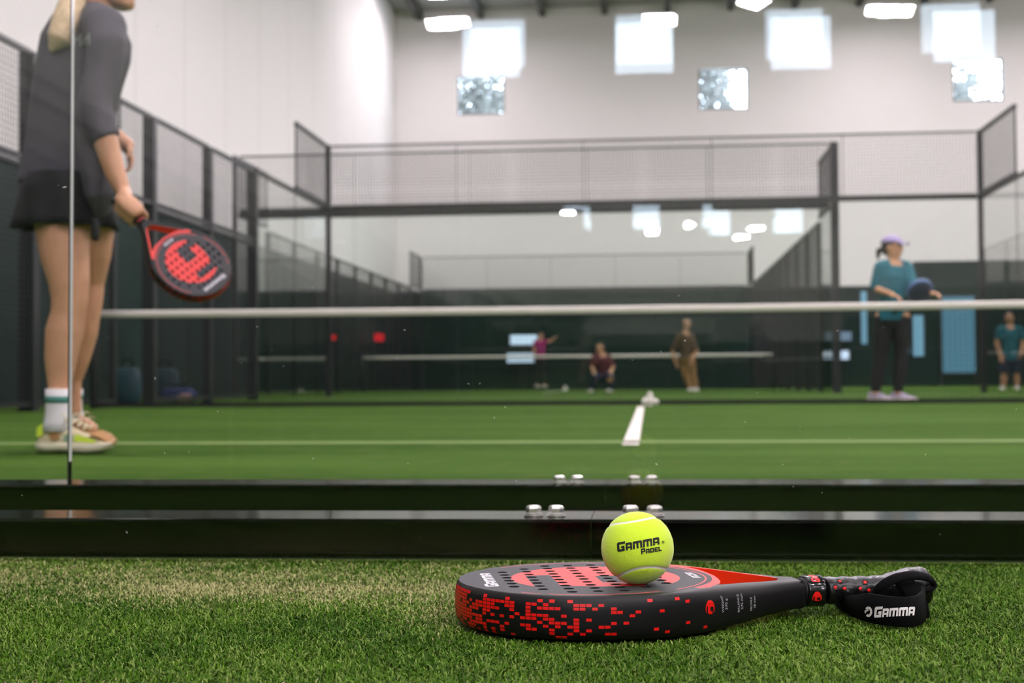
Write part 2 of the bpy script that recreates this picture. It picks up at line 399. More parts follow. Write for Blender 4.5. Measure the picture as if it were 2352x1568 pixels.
glow_panel('light_sign', 1884, 1950, 805, 825, 43.9, 'lit_pale', 'lower of two lit signs left of the far player', 'sign')
glow_panel('scoreboard', 860, 883, 766, 784, 40.0, 'lit_red', 'small display glowing red behind the net', 'scoreboard')
glow_panel('exit_light', 763, 774, 770, 780, 34.6, 'lit_red', 'tiny red light left of the glowing red display', 'light')

# lamps
M['lamp_house'] = mat('lamp housing', (60, 60, 62), 0.5)
M['lamp_face'] = emit_mat('LED panel', (255, 244, 251), LAMP)
M['lamp_wash'] = emit_mat('LED wall washer panel', (255, 244, 251), LAMP * .6)
M['lamp_wash_low'] = emit_mat('dim LED wall washer panel', (255, 244, 251), LAMP * .06)
lampdir = {}
def lamp(x, y, z, tilt=0.0, rz=0.0, group='LED lamps hung over the courts', label='flat white LED panel lamp hung over the courts', sx=.58, sy=.3):
    if not lampdir:
        e = empty('led_lamp', (x, y, z), label, 'lamp', group)
        mb = MB(); mb.box((-sx/2-.02, -sy/2-.02, .012), (sx/2+.02, sy/2+.02, .09)); mb.build('housing', 'lamp_house', e)
        mb = MB(); mb.box((-sx/2, -sy/2, 0), (sx/2, sy/2, .0115)); mb.build('diffuser', 'lamp_face', e)
        mb = MB(); mb.bar((0, 0, .09), (0, 0, .5), .02); mb.build('hanger', 'lamp_house', e)
        lampdir['e'] = e
    else:
        e = copy_tree(lampdir['e']); e.location = (x, y, z); e['label'] = label; e['group'] = group
    e.rotation_euler = (tilt, 0, rz); return e
for y in (4, 13, 22, 31):
    for x in (-1.3, 3.0, 7.4, 12): lamp(x, y, 9.6)
for y in (-4, -13):
    for x in (-1.3, 3.0, 7.4, 12): lamp(x, y, 9.6)
for x, z in ((-3.7, 7.72), (.27, 7.66), (4.47, 7.7), (5.15, 8.1)): lamp(x, -22, z, .3)
lamp(2.0, -22, 7.95, .3, 1.2)
def washer(m, *a):
    e = lamp(*a)
    for c in e.children:
        if c.name.startswith('diffuser'): c.data = c.data.copy(); c.data.materials[0] = M[m]
    return e
for i, y in enumerate((3, 10, 17, 24, 31, 38)): washer('lamp_wash_low', X0 + 2.2, y, 11.6, 0, math.pi/2, 'LED lamps washing the left wall', 'flat LED lamp under the ceiling lighting the white left wall')
for x, lb in ((-6.1, 'beside the left corner'), (6.8, 'right of centre'), (13.5, 'near the right corner')):
    washer('lamp_wash', x, 41.6, 11.7, -.1, 0, 'LED lamps washing the end wall', 'flat LED lamp under the ceiling lighting the white end wall')
for x in (-4.4, 1.0, 6.4, 11.8): washer('lamp_wash', x, 38.0, 11.3, .0, 0, 'LED lamps before the end wall', 'flat LED lamp hung in front of the white end wall')  # fill row added above the view to light the end wall more evenly
# ------------------------------------------------------------------ courts: base beams, glass, fences, nets, lines
def glass_panel(x0, x1, y, z1, label, group, tilt=0.0, axis='x', thick=.012, clamp=True, gask=False):
    """one sheet of court glass standing on the turf; axis x: runs along x at depth y; axis y: runs along y at x = y"""
    L = x1 - x0 - .003
    e = empty('glass_panel', ((x0+x1)/2, y, .003) if axis == 'x' else (y, (x0+x1)/2, .003), label, 'glass panel', group, 0 if axis == 'x' else math.pi/2)
    e.rotation_euler.x = -math.radians(tilt)
    mb = MB(); h = z1 - .003; a = L/2
    mb.add([(-a,0,0),(a,0,0),(a,0,h),(-a,0,h),(-a,thick,0),(a,thick,0),(a,thick,h),(-a,thick,h)],
           [(0,1,2,3),(5,4,7,6)], 0)
    mb.add([(-a,0,0),(a,0,0),(a,0,h),(-a,0,h),(-a,thick,0),(a,thick,0),(a,thick,h),(-a,thick,h)],
           [(3,7,4,0),(2,6,7,3)], 1)
    mb.add([(a,0,0),(a,0,h),(a,thick,0),(a,thick,h)], [(0,2,3,1)], 2)  # right edge darkened in colour so the lit edge reads as a narrow glint
    mb.add([(-a,0,0),(a,0,0),(a,thick,0),(-a,thick,0)], [(0,3,2,1)], 2)
    mb.build('pane', ['glass' if y in (1.75, 2.54) else 'glass_far', 'edge' if y in (1.75, 2.54) else 'edge_far', 'edge_dark'], e, recalc=False)
    if gask:
        mb = MB(); mb.box((-a-.003, -.001, .0), (-a, thick+.001, .077)); mb.build('gasket', 'gasket', e)
    return e
TA, TB = 1.1, 0.6
# the near pair of glass walls, each with its black base beams
ga = [glass_panel(x, x+2, 1.75, 3.0, lb, 'near glass wall', TA) for x, lb in ((-3, 'glass panel of the nearest wall, first left of the racket'), (-1, 'glass panel of the nearest wall right behind the ball and racket'), (1, 'glass panel of the nearest wall, first right of the racket'))]
gb = [glass_panel(x, x+2, 2.54, 3.0, lb, 'second glass wall', TB, gask=(x == -1.067)) for x, lb in ((-3.067, 'glass panel of the second wall in front of the standing player'), (-1.067, 'glass panel of the second wall, its bright edge crossing the standing player'), (.933, 'glass panel of the second wall in front of the far player'))]
rnd = random.Random(3)
mb = MB()
M['dust'] = mat('pale dust speck', (196, 194, 188), 0.8)
for i in range(90):
    x, zz = rnd.uniform(-.8, .5), rnd.choice([rnd.uniform(.02, .3), rnd.uniform(.05, .7)]); r = rnd.uniform(.0002, .0006) * (2 if rnd.random() < .12 else 1)
    l = r * rnd.choice([1, 1, 2, 4]); an = rnd.uniform(0, 3.1); c, s = math.cos(an), math.sin(an)
    mb.add([(x - c*l, -.0006, zz - s*l), (x - s*r, -.0006, zz + c*r), (x + c*l, -.0006, zz + s*l), (x + s*r, -.0006, zz - c*r)], [(0,1,2,3)])
d = mb.build('dust_specks', 'dust', ga[1], recalc=False); d['kind'] = 'stuff'

def base_beam(x0, x1, y0, y1, label, bolts):
    e = empty('base_beam', ((x0+x1)/2, (y0+y1)/2, 0), label, 'steel beam', 'black base beams')
    zt = .049; r = .004
    prof = [(y0+.001,0),(y0,.004),(y0,zt-r),(y0+r*.3,zt-r*.3),(y0+r,zt),(y1-r,zt),(y1-r*.3,zt-r*.3),(y1,zt-r),(y1,0)]
    mb = MB(); mb.loft([[(x0, a, b) for a, b in prof], [(x1, a, b) for a, b in prof]], smooth=False)
    mb.build('profile', 'steel_black', e, True)
    for bx, by in bolts:
        mb = MB(); rg = lambda r, z, n, ph=0: [(bx + r*math.cos(2*math.pi*j/n+ph), by + r*math.sin(2*math.pi*j/n+ph), z) for j in range(n)]
        mb.loft([rg(.0098, zt+.0045, 6), rg(.0101, zt+.0055, 6), rg(.0101, zt+.0105, 6), rg(.0088, zt+.0132, 6), rg(.006, zt+.0142, 6)], smooth=False)
        b = mb.build('bolt', 'chrome', e, True)
        mb = MB(); mb.loft([rg(.0122, zt, 24), rg(.0126, zt+.0006, 24), rg(.0126, zt+.0018, 24), rg(.0112, zt+.0022, 24)], smooth=False)
        mb.loft([rg(.0108, zt+.0022, 24), rg(.0112, zt+.0027, 24), rg(.0112, zt+.004, 24), rg(.0095, zt+.0045, 24)], smooth=False)
        mb.build('washer', 'chrome', b, True)
    return e
base_beam(-5.1, -.0735, 1.785, 1.905, 'black base beam behind the nearest glass, left of the joint', [(-.148, 1.826), (-.119, 1.826)])
base_beam(-.0725, 5.1, 1.785, 1.905, 'black base beam behind the nearest glass, right of the joint', [(-.024, 1.828), (.0065, 1.828)])
base_beam(-5.1, -.0735, 2.385, 2.515, 'black base beam of the second glass wall, left of the joint', [(-.151, 2.405), (-.121, 2.405)])
base_beam(-.0725, 5.1, 2.385, 2.515, 'black base beam of the second glass wall, right of the joint', [(-.025, 2.405), (.004, 2.405)])

wire_cache = {}
def wire_mesh(L, h, g=.05, t=.0042):
    key = (round(L, 3), round(h, 3), g)
    if key in wire_cache: return wire_cache[key]
    mb = MB()
    for i in range(1, int(L / g)):
        x = -L/2 + i * L / int(L/g); mb.bar((x, 0, 0), (x, 0, h), t)
    for i in range(1, int(h / g)):
        zz = i * h / int(h/g); mb.bar((-L/2, t, zz), (L/2, t, zz), t)
    o = mb.build('wire_mesh', 'wire', None, recalc=False); me = o.data; bpy.data.objects.remove(o)
    wire_cache[key] = me; return me
def mesh_panel(p, q, z0, z1, label, group, t=.04, g=.05, wv=None):
    """framed wire panel between two ground points"""
    p, q = Vector((p[0], p[1], 0)), Vector((q[0], q[1], 0)); L = (q - p).length
    e = empty('mesh_panel', (p + q) / 2 + Vector((0, 0, z0)), label, 'fence panel', group, math.atan2(q.y-p.y, q.x-p.x)); h = z1 - z0
    mb = MB(); a = L/2
    mb.bar((-a,0,t/2), (a,0,t/2), t); mb.bar((-a,0,h-t/2), (a,0,h-t/2), t)
    s_ = wv or t/2
    mb.bar((-a+s_/2,0,t), (-a+s_/2,0,h-t), s_); mb.bar((a-s_/2,0,t), (a-s_/2,0,h-t), s_)
    mb.build('frame', 'fence_black', e)
    o = bpy.data.objects.new('wire_mesh', wire_mesh(L - t, h, g)); COL.objects.link(o); o.parent = e
    return e
def post(x, y, h, w, label, group, d=None):
    d = d or w
    e = empty('fence_post', (x, y, 0), label, 'post', group)
    mb = MB(); mb.box((-w/2, -d/2, 0), (w/2, d/2, h)); mb.build('shaft', 'fence_black', e)
    mb = MB(); mb.box((-w/2-.003, -d/2-.003, h), (w/2+.003, d/2+.003, h+.006)); mb.build('cap', 'gasket', e)
    mb = MB(); mb.box((-w/2-.015, -d/2-.015, 0), (w/2+.015, d/2+.015, .012)); mb.build('base_plate', 'fence_black', e)
    return e
ORD = ['first', 'second', 'third', 'fourth', 'fifth', 'sixth', 'seventh', 'eighth', 'ninth', 'tenth', 'eleventh', 'twelfth']

# ---- main court, left side
XL, XR, YB = -5.12, 5.15, 22.55
ys = [9.4, 11.45, 13.33, 14.35, 16.3, 18.22]
for i, (y, wd) in enumerate(zip(ys, (.1, .13, .06, .12, .1, .12))):
    post(XL - .03, y, 3.0, wd, 'black post of the left side fence, %s beyond the standing player' % ORD[i], 'left side fence posts')
for i in range(len(ys) - 1):
    mesh_panel((XL, ys[i]+.07), (XL, ys[i+1]-.07), 2.08, 3.02, 'upper wire panel of the left side fence, %s beyond the standing player' % ORD[i], 'left fence upper wire panels')
    if i != 2: mesh_panel((XL, ys[i]+.07), (XL, ys[i+1]-.07), .04, 2.06, 'lower wire panel of the left side fence, %s beyond the standing player' % ORD[i], 'left fence lower wire panels')
for i, (y0, y1) in enumerate(((18.31, 20.38), (20.38, 22.48))):
    glass_panel(y0, y1, XL, 3.0, 'clear glass panel of the left side wall, %s from the tall post' % ORD[i], 'left side glass', axis='y')
    glass_panel(y0, y1, XR, 3.0, 'clear glass panel of the right side wall, %s towards the far corner' % ORD[i], 'right side glass', axis='y')
def rail(p, q, label, wd=.05):
    e = tag(bpy.data.objects.new('top_rail', None), label, 'rail', 'fence rails'); COL.objects.link(e); e.location = (Vector(p) + Vector(q)) / 2
    mb = MB(); mb.bar(p, q, wd); mb.build('tube', 'fence_black', e, True)
rail((XL, 18.28, 3.025), (XL, 22.5, 3.025), 'rail along the top of the left side glass')
rail((XR, 18.28, 3.025), (XR, 22.5, 3.025), 'rail along the top of the right side glass')
mesh_panel((XL, 20.4), (XL, 22.46), 3.06, 4.06, 'tall wire panel on the left glass at the far left corner', 'corner wire panels', .05)
mesh_panel((XR, 20.4), (XR, 22.46), 3.06, 4.06, 'tall wire panel on the right glass at the far right corner', 'corner wire panels', .05)
for x, h, n in ((XL, 4.06, 'left'), (XR, 4.06, 'right')): post(x, YB, h, .075, 'tall black post at the far %s corner of the court' % n, 'far corner posts')
post(XR + .03, 18.22, 3.0, .12, 'black post of the right side fence beside the far glass', 'right side fence posts')
for i, (y0, y1) in enumerate(((14.35, 16.3), (16.3, 18.22))):
    post(XR + .03, y0, 3.0, .1, 'black post of the right side fence, %s beyond the net' % ORD[i], 'right side fence posts')
    mesh_panel((XR, y0+.07), (XR, y1-.07), 2.08, 3.02, 'upper wire panel of the right side fence, %s beyond the net' % ORD[i], 'right fence upper wire panels')
    mesh_panel((XR, y0+.07), (XR, y1-.07), .04, 2.06, 'lower wire panel of the right side fence, %s beyond the net' % ORD[i], 'right fence lower wire panels')
# ---- main court, far wall
xs = np.linspace(XL + .06, XR - .06, 6)
tl = (.45, -.3, .25, .5, -.2)
for i in range(5):
    glass_panel(xs[i], xs[i+1], YB, 3.0, 'glass panel of the far wall of the court, %s from its left corner' % ORD[i], 'far wall glass', tl[i])
    mesh_panel((xs[i], YB), (xs[i+1], YB), 3.06, 4.06, 'wire panel above the far glass, %s from its left corner' % ORD[i], 'far wall wire panels', .028, wv=.008)
rail((XL+.05, YB, 3.03), (XR-.05, YB, 3.03), 'rail along the top of the far glass wall', .06)
# ---- court beyond
BX0, BX1, BY0, BY1 = -6.95, 3.05, 23.5, 43.4
xs = np.linspace(BX0 + .09, BX1 - .09, 6)
for i in range(5):
    glass_panel(xs[i], xs[i+1], BY0, 3.0, 'near glass panel of the next court, %s from its left corner' % ORD[i], 'next court near glass', (-.2, .3, -.4, .2, .4)[i])
    mesh_panel((xs[i], BY0), (xs[i+1], BY0), 3.14, 4.08, 'wire panel over the near glass of the next court, %s from its left' % ORD[i], 'next court near wire panels', .028, wv=.008)
    glass_panel(xs[i], xs[i+1], BY1, 3.0, 'end glass panel of the next court, %s from its left corner' % ORD[i], 'next court end glass')
    mesh_panel((xs[i], BY1), (xs[i+1], BY1), 3.06, 4.08, 'wire panel over the end glass of the next court, %s from its left' % ORD[i], 'next court end wire panels', .028, wv=.008)
rail((BX0+.1, BY0, 3.07), (BX1-.1, BY0, 3.07), 'thick rail on the near glass of the next court', .13)
rail((BX0+.05, BY1, 3.03), (BX1-.05, BY1, 3.03), 'rail on the end glass of the next court', .06)
for x, y, n in ((BX0, BY0, 'near left'), (BX1, BY0, 'near right'), (BX0, BY1, 'far left'), (BX1, BY1, 'far right')):
    post(x, y, 4.08, (.13 if x == BX1 else .05) if y == BY0 else .07, 'tall post at the %s corner of the next court' % n, 'next court corner posts', .1)
for s, x in (('right', BX1), ('left', BX0)):
    for j, (y0, y1) in enumerate(((BY0+.08, BY0+2.04), (BY1-2.04, BY1-.08))):
        mesh_panel((x, y0), (x, y1), 3.06, 4.08, 'tall corner wire panel of the next court, %s side at its %s end' % (s, ('near', 'far')[j]), 'next court corner wire panels', .05)
        glass_panel(y0, y1, x, 3.0, 'side glass panel of the next court, %s side at its %s end' % (s, ('near', 'far')[j]), 'next court side glass', axis='y')
    yy = np.linspace(BY0 + 2.1, BY1 - 2.1, 9)
    for i in range(9): post(x, yy[i], 3.0, .08, 'post of the %s fence of the next court, %s from its near glass' % (s, ORD[i]), 'next court %s posts' % s)
    for i in range(8):
        mesh_panel((x, yy[i]+.05), (x, yy[i+1]-.05), .04, 3.02, 'wire panel of the %s fence of the next court, %s from its near glass' % (s, ORD[i]), 'next court %s wire panels' % s)
# ---- fence of the viewer's own court, seen only as a reflection in the glass
yr = [-5.5, -7.5, -9.5, -11.5, -13.5, -15.6]
for i, y in enumerate(yr): post(XL, y, 3.0, .11, 'black post of the fence on the viewer\'s own side, %s back from the camera' % ORD[i], 'own side fence posts')
for i in range(5):
    mesh_panel((XL, yr[i+1]+.06), (XL, yr[i]-.06), 2.08, 3.02, 'upper wire panel of the fence on the viewer\'s own side, %s back' % ORD[i], 'own side wire panels')
rail((XL, -5.5, 3.02), (XL, 1.7, 3.02), 'rail on the glass of the viewer\'s own side')

# ---- nets
def cord_net(x0, x1, y, h, label, mesh=.045, cord=.0032, strap=True, sag=0.0):
    e = empty('court_net', ((x0+x1)/2, y, 0), label, 'net'); L = (x1 - x0) / 2
    top = lambda x: h + sag * (x / L) ** 2
    mb = MB(); n = int(2*L/mesh)
    for i in range(1, n):
        x = -L + i * 2*L/n; mb.bar((x, 0, .03), (x, 0, top(x) - .03), cord)
    for j in range(1, int(h/mesh)):
        zz = .03 + j * (h - .06) / int(h/mesh); mb.bar((-L, cord, zz), (L, cord, zz), cord)
    mb.build('netting', 'net', e, recalc=False)
    mb = MB(); m = 24
    ring = lambda x: [(x, -.012, top(x)-.065), (x, -.014, top(x)-.012), (x, -.006, top(x)), (x, .006, top(x)), (x, .014, top(x)-.012), (x, .012, top(x)-.065)]
    mb.loft([ring(-L + 2*L*i/m) for i in range(m+1)]); mb.build('top_tape', 'white_tape', e)
    mb = MB(); mb.box((-L, -.01, .012), (L, .01, .05)); mb.build('bottom_tape', 'net', e)
    for s in (-1, 1):
        mb = MB(); mb.tube([(s*(L+.03), 0, 0), (s*(L+.03), 0, h+sag+.05)], .035, 16); mb.build('net_post', 'fence_black', e)
    if strap:
        mb = MB(); mb.tube([(-.05, -.05, .035), (0, -.06, .05), (.05, -.05, .035)], .026); mb.tube([(0, -.055, 0), (0, -.055, .1)], .024); mb.build('strap_anchor', 'white_tape', e)
    return e
cord_net(-5.0, 5.03, 12.55, .882, 'black court net with white top tape across the main court', sag=.012)
cord_net(-6.8, 2.9, 33.6, .84, 'distant court net with pale tape in the court beyond the far glass', .09, .006)
# ---- painted lines
def line(i, x0, x1, y0, y1, m, label):
    mb = MB(); mb.add([(x0,y0,.0015),(x1,y0,.0015),(x1,y1,.0015),(x0,y1,.0015)], [(0,1,2,3)]); structure('trim_%d' % i, mb, m, label, recalc=False)
line(30, -5.05, 5.05, 5.09, 5.26, 'line_faint', 'pale service line across the turf in front of the net')
line(31, -.092, -.034, 4.93, 12.2, 'line', 'white centre line running away to the net')
line(32, -.06, -.01, 12.9, 19.6, 'line', 'white centre line beyond the net')
line(33, -5.05, 5.05, 19.5, 19.56, 'line', 'far service line beyond the net')
line(34, -2.0, -1.95, 26.5, 40.3, 'line', 'white centre line of the next court')
# ---- bags lying behind the left fence
def bag(px, py, y, sx, sy, sz, m, label, cat, name):
    p = at(px, py, y); p.z = 0
    e = empty(name, p, label, cat)
    mb = MB(); rings = []
    for i, (t, k) in enumerate(((0, .8), (.06, .97), (.3, 1.04), (.7, 1), (.92, .86), (1, .55))):
        rings.append([(sx/2*k*(abs(math.cos(a))**.6)*math.copysign(1, math.cos(a)), sy/2*k*(abs(math.sin(a))**.6)*math.copysign(1, math.sin(a)), sz*t) for a in [2*math.pi*j/20 for j in range(20)]])
    mb.loft(rings); mb.build('body', m, e)
    mb = MB(); mb.tube([(-sx*.25, -sy*.1, sz*.95), (-sx*.2, 0, sz*1.2), (sx*.2, 0, sz*1.2), (sx*.25, -sy*.1, sz*.95)], .012); mb.build('handle', 'strap', e)
    return e
M['blue_cloth'] = mat('blue nylon', (20, 52, 110), 0.6); M['teal_cloth'] = mat('teal nylon', (26, 62, 72), 0.6); M['pink_cloth'] = mat('pale pink towel', (190, 150, 140), 0.85)
bag(410, 916, 17.0, .42, .3, .17, 'blue_cloth', 'low blue bag on the turf behind the left fence', 'bag', 'gym_bag')
bag(378, 915, 17.5, .36, .26, .42, 'teal_cloth', 'tall teal bag behind the left fence beside the blue bag', 'bag', 'backpack')
bag(293, 916, 16.2, .3, .24, .42, 'teal_cloth', 'teal bag behind the left fence nearer the standing player', 'bag', 'backpack')
p = at(424, 917, 16.75); p.z = 0
mb = MB(); mb.ball((0, 0, .05), (.11, .08, .06), nu=16, nv=8); o = mb.build('towel', 'pink_cloth'); o.location = p; tag(o, 'crumpled pale pink towel in front of the low blue bag', 'towel')
# ---- trees outside the high windows of the end wall
M['bark'] = mat('grey bark', (84, 78, 76), 0.9); M['leaf'] = mat('pale green leaves', (70, 70, 66), 0.8)
rnd = random.Random(8)
def tree(x, y, h, r, dens, label):
    e = empty('tree', (x, y, 0), label, 'tree', 'trees outside the end windows')
    mb = MB(); mb.tube([(0, 0, 0), (.1, .05, h*.5), (-.05, 0, h)], [.22, .15, .05], 8)
    for i in range(8):
        a = rnd.uniform(0, 6.28); zz = h * rnd.uniform(.55, .9)
        mb.tube([(0, 0, zz), (math.cos(a)*r*.5, math.sin(a)*r*.5, zz+.7), (math.cos(a)*r, math.sin(a)*r, zz+1.6)], [.07, .045, .02], 6)
    mb.build('trunk', 'bark', e)
    mb = MB()
    for i in range(dens):
        c = Vector((rnd.gauss(0, r*.55), rnd.gauss(0, r*.5), h*.82 + rnd.gauss(0, h*.13))); u_ = Vector((rnd.gauss(0,1), rnd.gauss(0,1), rnd.gauss(0,1))).normalized(); v_ = u_.orthogonal().normalized(); s = rnd.uniform(.07, .16)
        mb.add([c - u_*s, c + v_*s*.6, c + u_*s, c - v_*s*.6], [(0,1,2,3)])
    mb.build('foliage', 'leaf', e, recalc=False)
for x, y, h, r, dn, lb in ((-5.9, 49.5, 11.5, 1.3, 4200, 'leafy tree outside the left end window'), (-5.0, 56, 12, 1.6, 4200, 'second tree outside the left end window'), (2.2, 50, 13, .8, 1500, 'thin tree outside the middle end window'), (3.0, 55, 13, .9, 1500, 'second thin tree outside the middle end window'),
                           (10.0, 50, 11.5, 1.4, 3200, 'leafy tree outside the right end window'), (12.6, 57, 12.5, 1.3, 2600, 'second tree outside the right end window')): tree(x, y, h, r, dn, lb)
# ------------------------------------------------------------------ the padel racket (mm in its own plane: u towards the handle, v away from the viewer)
mm = .001
def outline():
    """outer outline of head and throat, counter-clockwise from the tip, dense; list of (u, v)"""
    half = []
    for i in range(0, 61):
        t = math.pi - math.pi * .5 * i / 60 * 1.06
        c, s = math.cos(t), math.sin(t)
        half.append((8 + 133 * math.copysign(abs(c) ** (2/2.12), c), 121.5 * abs(s) ** (2/2.12)))
    pts = [(36, 120.2), (56, 115), (74, 106.5), (92, 95.5), (110, 82.5), (128, 69), (146, 55), (164, 41.5), (180, 30.5), (193, 22.5), (205, 17)]
    half = [p for p in half if p[0] < 30]
    P = [half[-1]] + pts
    out = list(half)
    for i in range(len(P) - 1):
        p0, p1, p2, p3 = P[max(i-1,0)], P[i], P[i+1], P[min(i+2, len(P)-1)]
        for k in range(1, 7):
            t = k / 6
            out.append(tuple(.5*((2*p1[a]) + (-p0[a]+p2[a])*t + (2*p0[a]-5*p1[a]+4*p2[a]-p3[a])*t*t + (-p0[a]+3*p1[a]-3*p2[a]+p3[a])*t**3) for a in (0, 1)))
    return out           # v >= 0 side, from the tip to the neck
HALF = outline()
LOOP = [(u, -v) for u, v in HALF] + [(u, v) for u, v in reversed(HALF[1:])]    # tip -> near side -> neck -> far side
def normals(lp):
    n = []
    for i in range(len(lp)):
        a, b = lp[i-1], lp[(i+1) % len(lp)]
        d = (b[0]-a[0], b[1]-a[1]); L = math.hypot(*d) or 1; n.append((d[1]/L, -d[0]/L))
    return n
NRM = normals(LOOP)
def sstep(a, b, x):
    t = min(1, max(0, (x-a)/(b-a))); return t*t*(3-2*t)
def zmap(u, z): 
    """the throat thins towards the handle"""
    k = 1 - .30 * sstep(95, 200, u); return 21 + (z - 21) * k - (0.6 * sstep(95, 200, u))
PROF = [(7.5, 0), (4.5, 1), (2.0, 3.4), (.7, 7), (.1, 13), (0, 20), (.2, 27), (.9, 32), (2.2, 35.4), (4.0, 37.3), (6.2, 38)]
def chamfer(u): return 1 + 1.1 * sstep(60, 120, u) - 1.25 * sstep(140, 190, u)    # broader shoulders on the throat
def prof(z):
    for (i0, z0), (i1, z1) in zip(PROF, PROF[1:]):
        if z <= z1: return i0 + (i1-i0) * (z-z0)/(z1-z0)
    return PROF[-1][0]
def ring_pts(k, z, off=0.0):
    out = []
    for (u, v), (nx, ny) in zip(LOOP, NRM):
        ins = k * (chamfer(u) if z > 20 else 1) - off
        out.append((u - nx*ins, v - ny*ins))
    return out
def V3(u, v, z): return (u*mm, v*mm, zmap(u, z)*mm)
E_A, E_B, E_C = 116.5, 112.5, -1.5        # ellipse of the hitting face (centre u = E_C)
def ell(n, k=1.0): return [(E_C + E_A*k*math.cos(2*math.pi*i/n) - (3.5 if math.cos(2*math.pi*i/n) < 0 else 0)*abs(math.cos(2*math.pi*i/n)), E_B*k*math.sin(2*math.pi*i/n)) for i in range(n)]
rk = empty('padel_racket', (-.0575, 1.340, 0), 'black and red padel racket lying on the turf with a ball on it', 'racket', rz=math.radians(12))
TOP = ring_pts(PROF[-1][0], 38)
Q0 = [(119, -20), (120.3, 0), (119, 20), (116, 40), (111, 56), (107, 62), (112, 62), (130, 48.5), (150, 33.5), (168, 20), (178, 11), (183, 0), (178, -11), (168, -20), (150, -33.5), (130, -48.5), (112, -62), (107, -62), (111, -56), (116, -40)]
face = ell(120)
mb = MB()
loopT = [V3(u, v, 38) for u, v in TOP]
rings = [[V3(u, v, z) for u, v in ring_pts(k, z)] for k, z in PROF]
mb.loft(rings, 0, caps=False)
# top of ring and throat arms: black, coral bridge, orange inner arm
bridge = [(86, -84), (96, -80), (107, -62), (111, -56), (116, -40), (119, -20), (120.3, 0), (119, 20), (116, 40), (111, 56), (107, 62), (96, 80), (86, 84), (70, 60), (70, -60)]
inner = [(107, 62), (96, 80), (112, 67), (130, 54), (150, 39), (168, 25), (183, 9), (178, 9), (168, 20), (150, 33.5), (130, 48.5), (112, 62)]
ft = lambda u, v: V3(u, v, 38)
planar(mb, [(TOP, 0), (bridge, 2), (inner, 3)], ft, cuts=[face, Q0])
# walls of the throat opening, sloping slightly inwards
zs = [(0, 38), (.6, 34), (1.2, 28), (2.2, 18), (2.6, 8), (1.6, 0)]
qc = (140, 0)
Qn = normals(Q0)
mb.loft([[V3(u + n[0]*-k, v + n[1]*-k, z) for (u, v), n in zip(Q0, Qn)] for k, z in zs], 3, caps=False)
bot = ring_pts(PROF[0][0], 0)
planar(mb, [(bot, 0)], lambda u, v: V3(u, v, 0), cuts=[[(u + n[0]*-1.6, v + n[1]*-1.6) for (u, v), n in zip(Q0, Qn)]])
# red pixel print on the rim: denser towards the tip
cum = [0]
nearside = [(u, -v) for u, v in HALF]; nn = [NRM[i] for i in range(len(HALF))]
for a, b in zip(nearside, nearside[1:]): cum.append(cum[-1] + math.hypot(b[0]-a[0], b[1]-a[1]))
def rim(s, z, off=.14, side=-1):
    """point on the rim at arc length s from the tip; side -1 near, +1 far"""
    s0 = abs(s); sd = side if s >= 0 else -side
    i = max(0, min(len(cum) - 2, int(np.searchsorted(cum, s0)) - 1)); t = (s0 - cum[i]) / max(1e-6, cum[i+1] - cum[i])
    u = nearside[i][0]*(1-t) + nearside[i+1][0]*t; v = nearside[i][1]*(1-t) + nearside[i+1][1]*t
    nx = nn[i][0]*(1-t) + nn[i+1][0]*t; ny = nn[i][1]*(1-t) + nn[i+1][1]*t
    L = math.hypot(nx, ny); nx /= L; ny /= L
    ins = prof(z) * (chamfer(u) if z > 20 else 1) - off
    return V3(u - nx*ins, (v - ny*ins) * (1 if sd < 0 else -1), z)
rnd = random.Random(21)
pit, row = 5.35, 3.06
for sd in (-1, 1):
    for c in range(0, 54):
        s0 = c * pit + (0.3 if sd > 0 else 0.3)
        for r in range(11):
            z1 = 35.0 - r * row; z0 = z1 - 2.5; s = s0 + r * .0
            f_ = s0 / 270
            pr = float(np.interp(f_, [0, .09, .14, .30, .5, .7, .85, 1], [.98, .95, .82, .47, .36, .22, .10, .04]))
            if r < 1 or r > 9: pr *= .8
            if rnd.random() > pr: continue
            zz = [z0, (z0+z1)/2, z1]
            vs = [rim(q, z, side=sd) for z in zz for q in (s0 + .25, s0 + pit*.5, s0 + pit - .35)]
            mb.add(vs, [(0,1,4,3),(1,2,5,4),(3,4,7,6),(4,5,8,7)], 1)
# disc mark and lettering on the rim of the near throat arm
def s_at_u(u):
    i = min(range(len(nearside)), key=lambda i: abs(nearside[i][0]-u)); return cum[i]
disc, cuts = disc_logo()
sL = s_at_u(91)
lg = MB()
sc = 6.3
# the mark stands upright when the racket hangs from its handle; on the lying racket its cut side points down
planar(mb, [([(sL + sc*x*.94, 22.0 + sc*y*1.12) for x, y in disc], 1)], lambda s, z: rim(s, max(.5, z), .16), cuts=[[(sL + sc*x*.94, 22.0 + sc*y*1.12) for x, y in c] for c in cuts], grid=1.2)
for u0, a, b, zb in ((107.5, 'WEIGHT', '370 g', 16), (124.5, 'BALANCE', '275 mm', 13.5), (140.5, 'PROFILE', '38 mm', 12)):
    s0 = s_at_u(u0)
    for ds, txt, size, st in ((0, a, 3.9, zb), (5.4, b, 4.6, zb + 2)):
        vs, fs = font_tris(txt, size); zlo = st
        mb.add([rim(s0 + ds - y, min(37, zlo + x), .16) for x, y in vs], fs, 4)
fr = mb.build('frame', ['racket_black', 'racket_red', 'coral', 'racket_orange', 'print_grey'], rk, recalc=False)
bm = bmesh.new(); bm.from_mesh(fr.data); bmesh.ops.recalc_face_normals(bm, faces=bm.faces); bm.to_mesh(fr.data); bm.free()
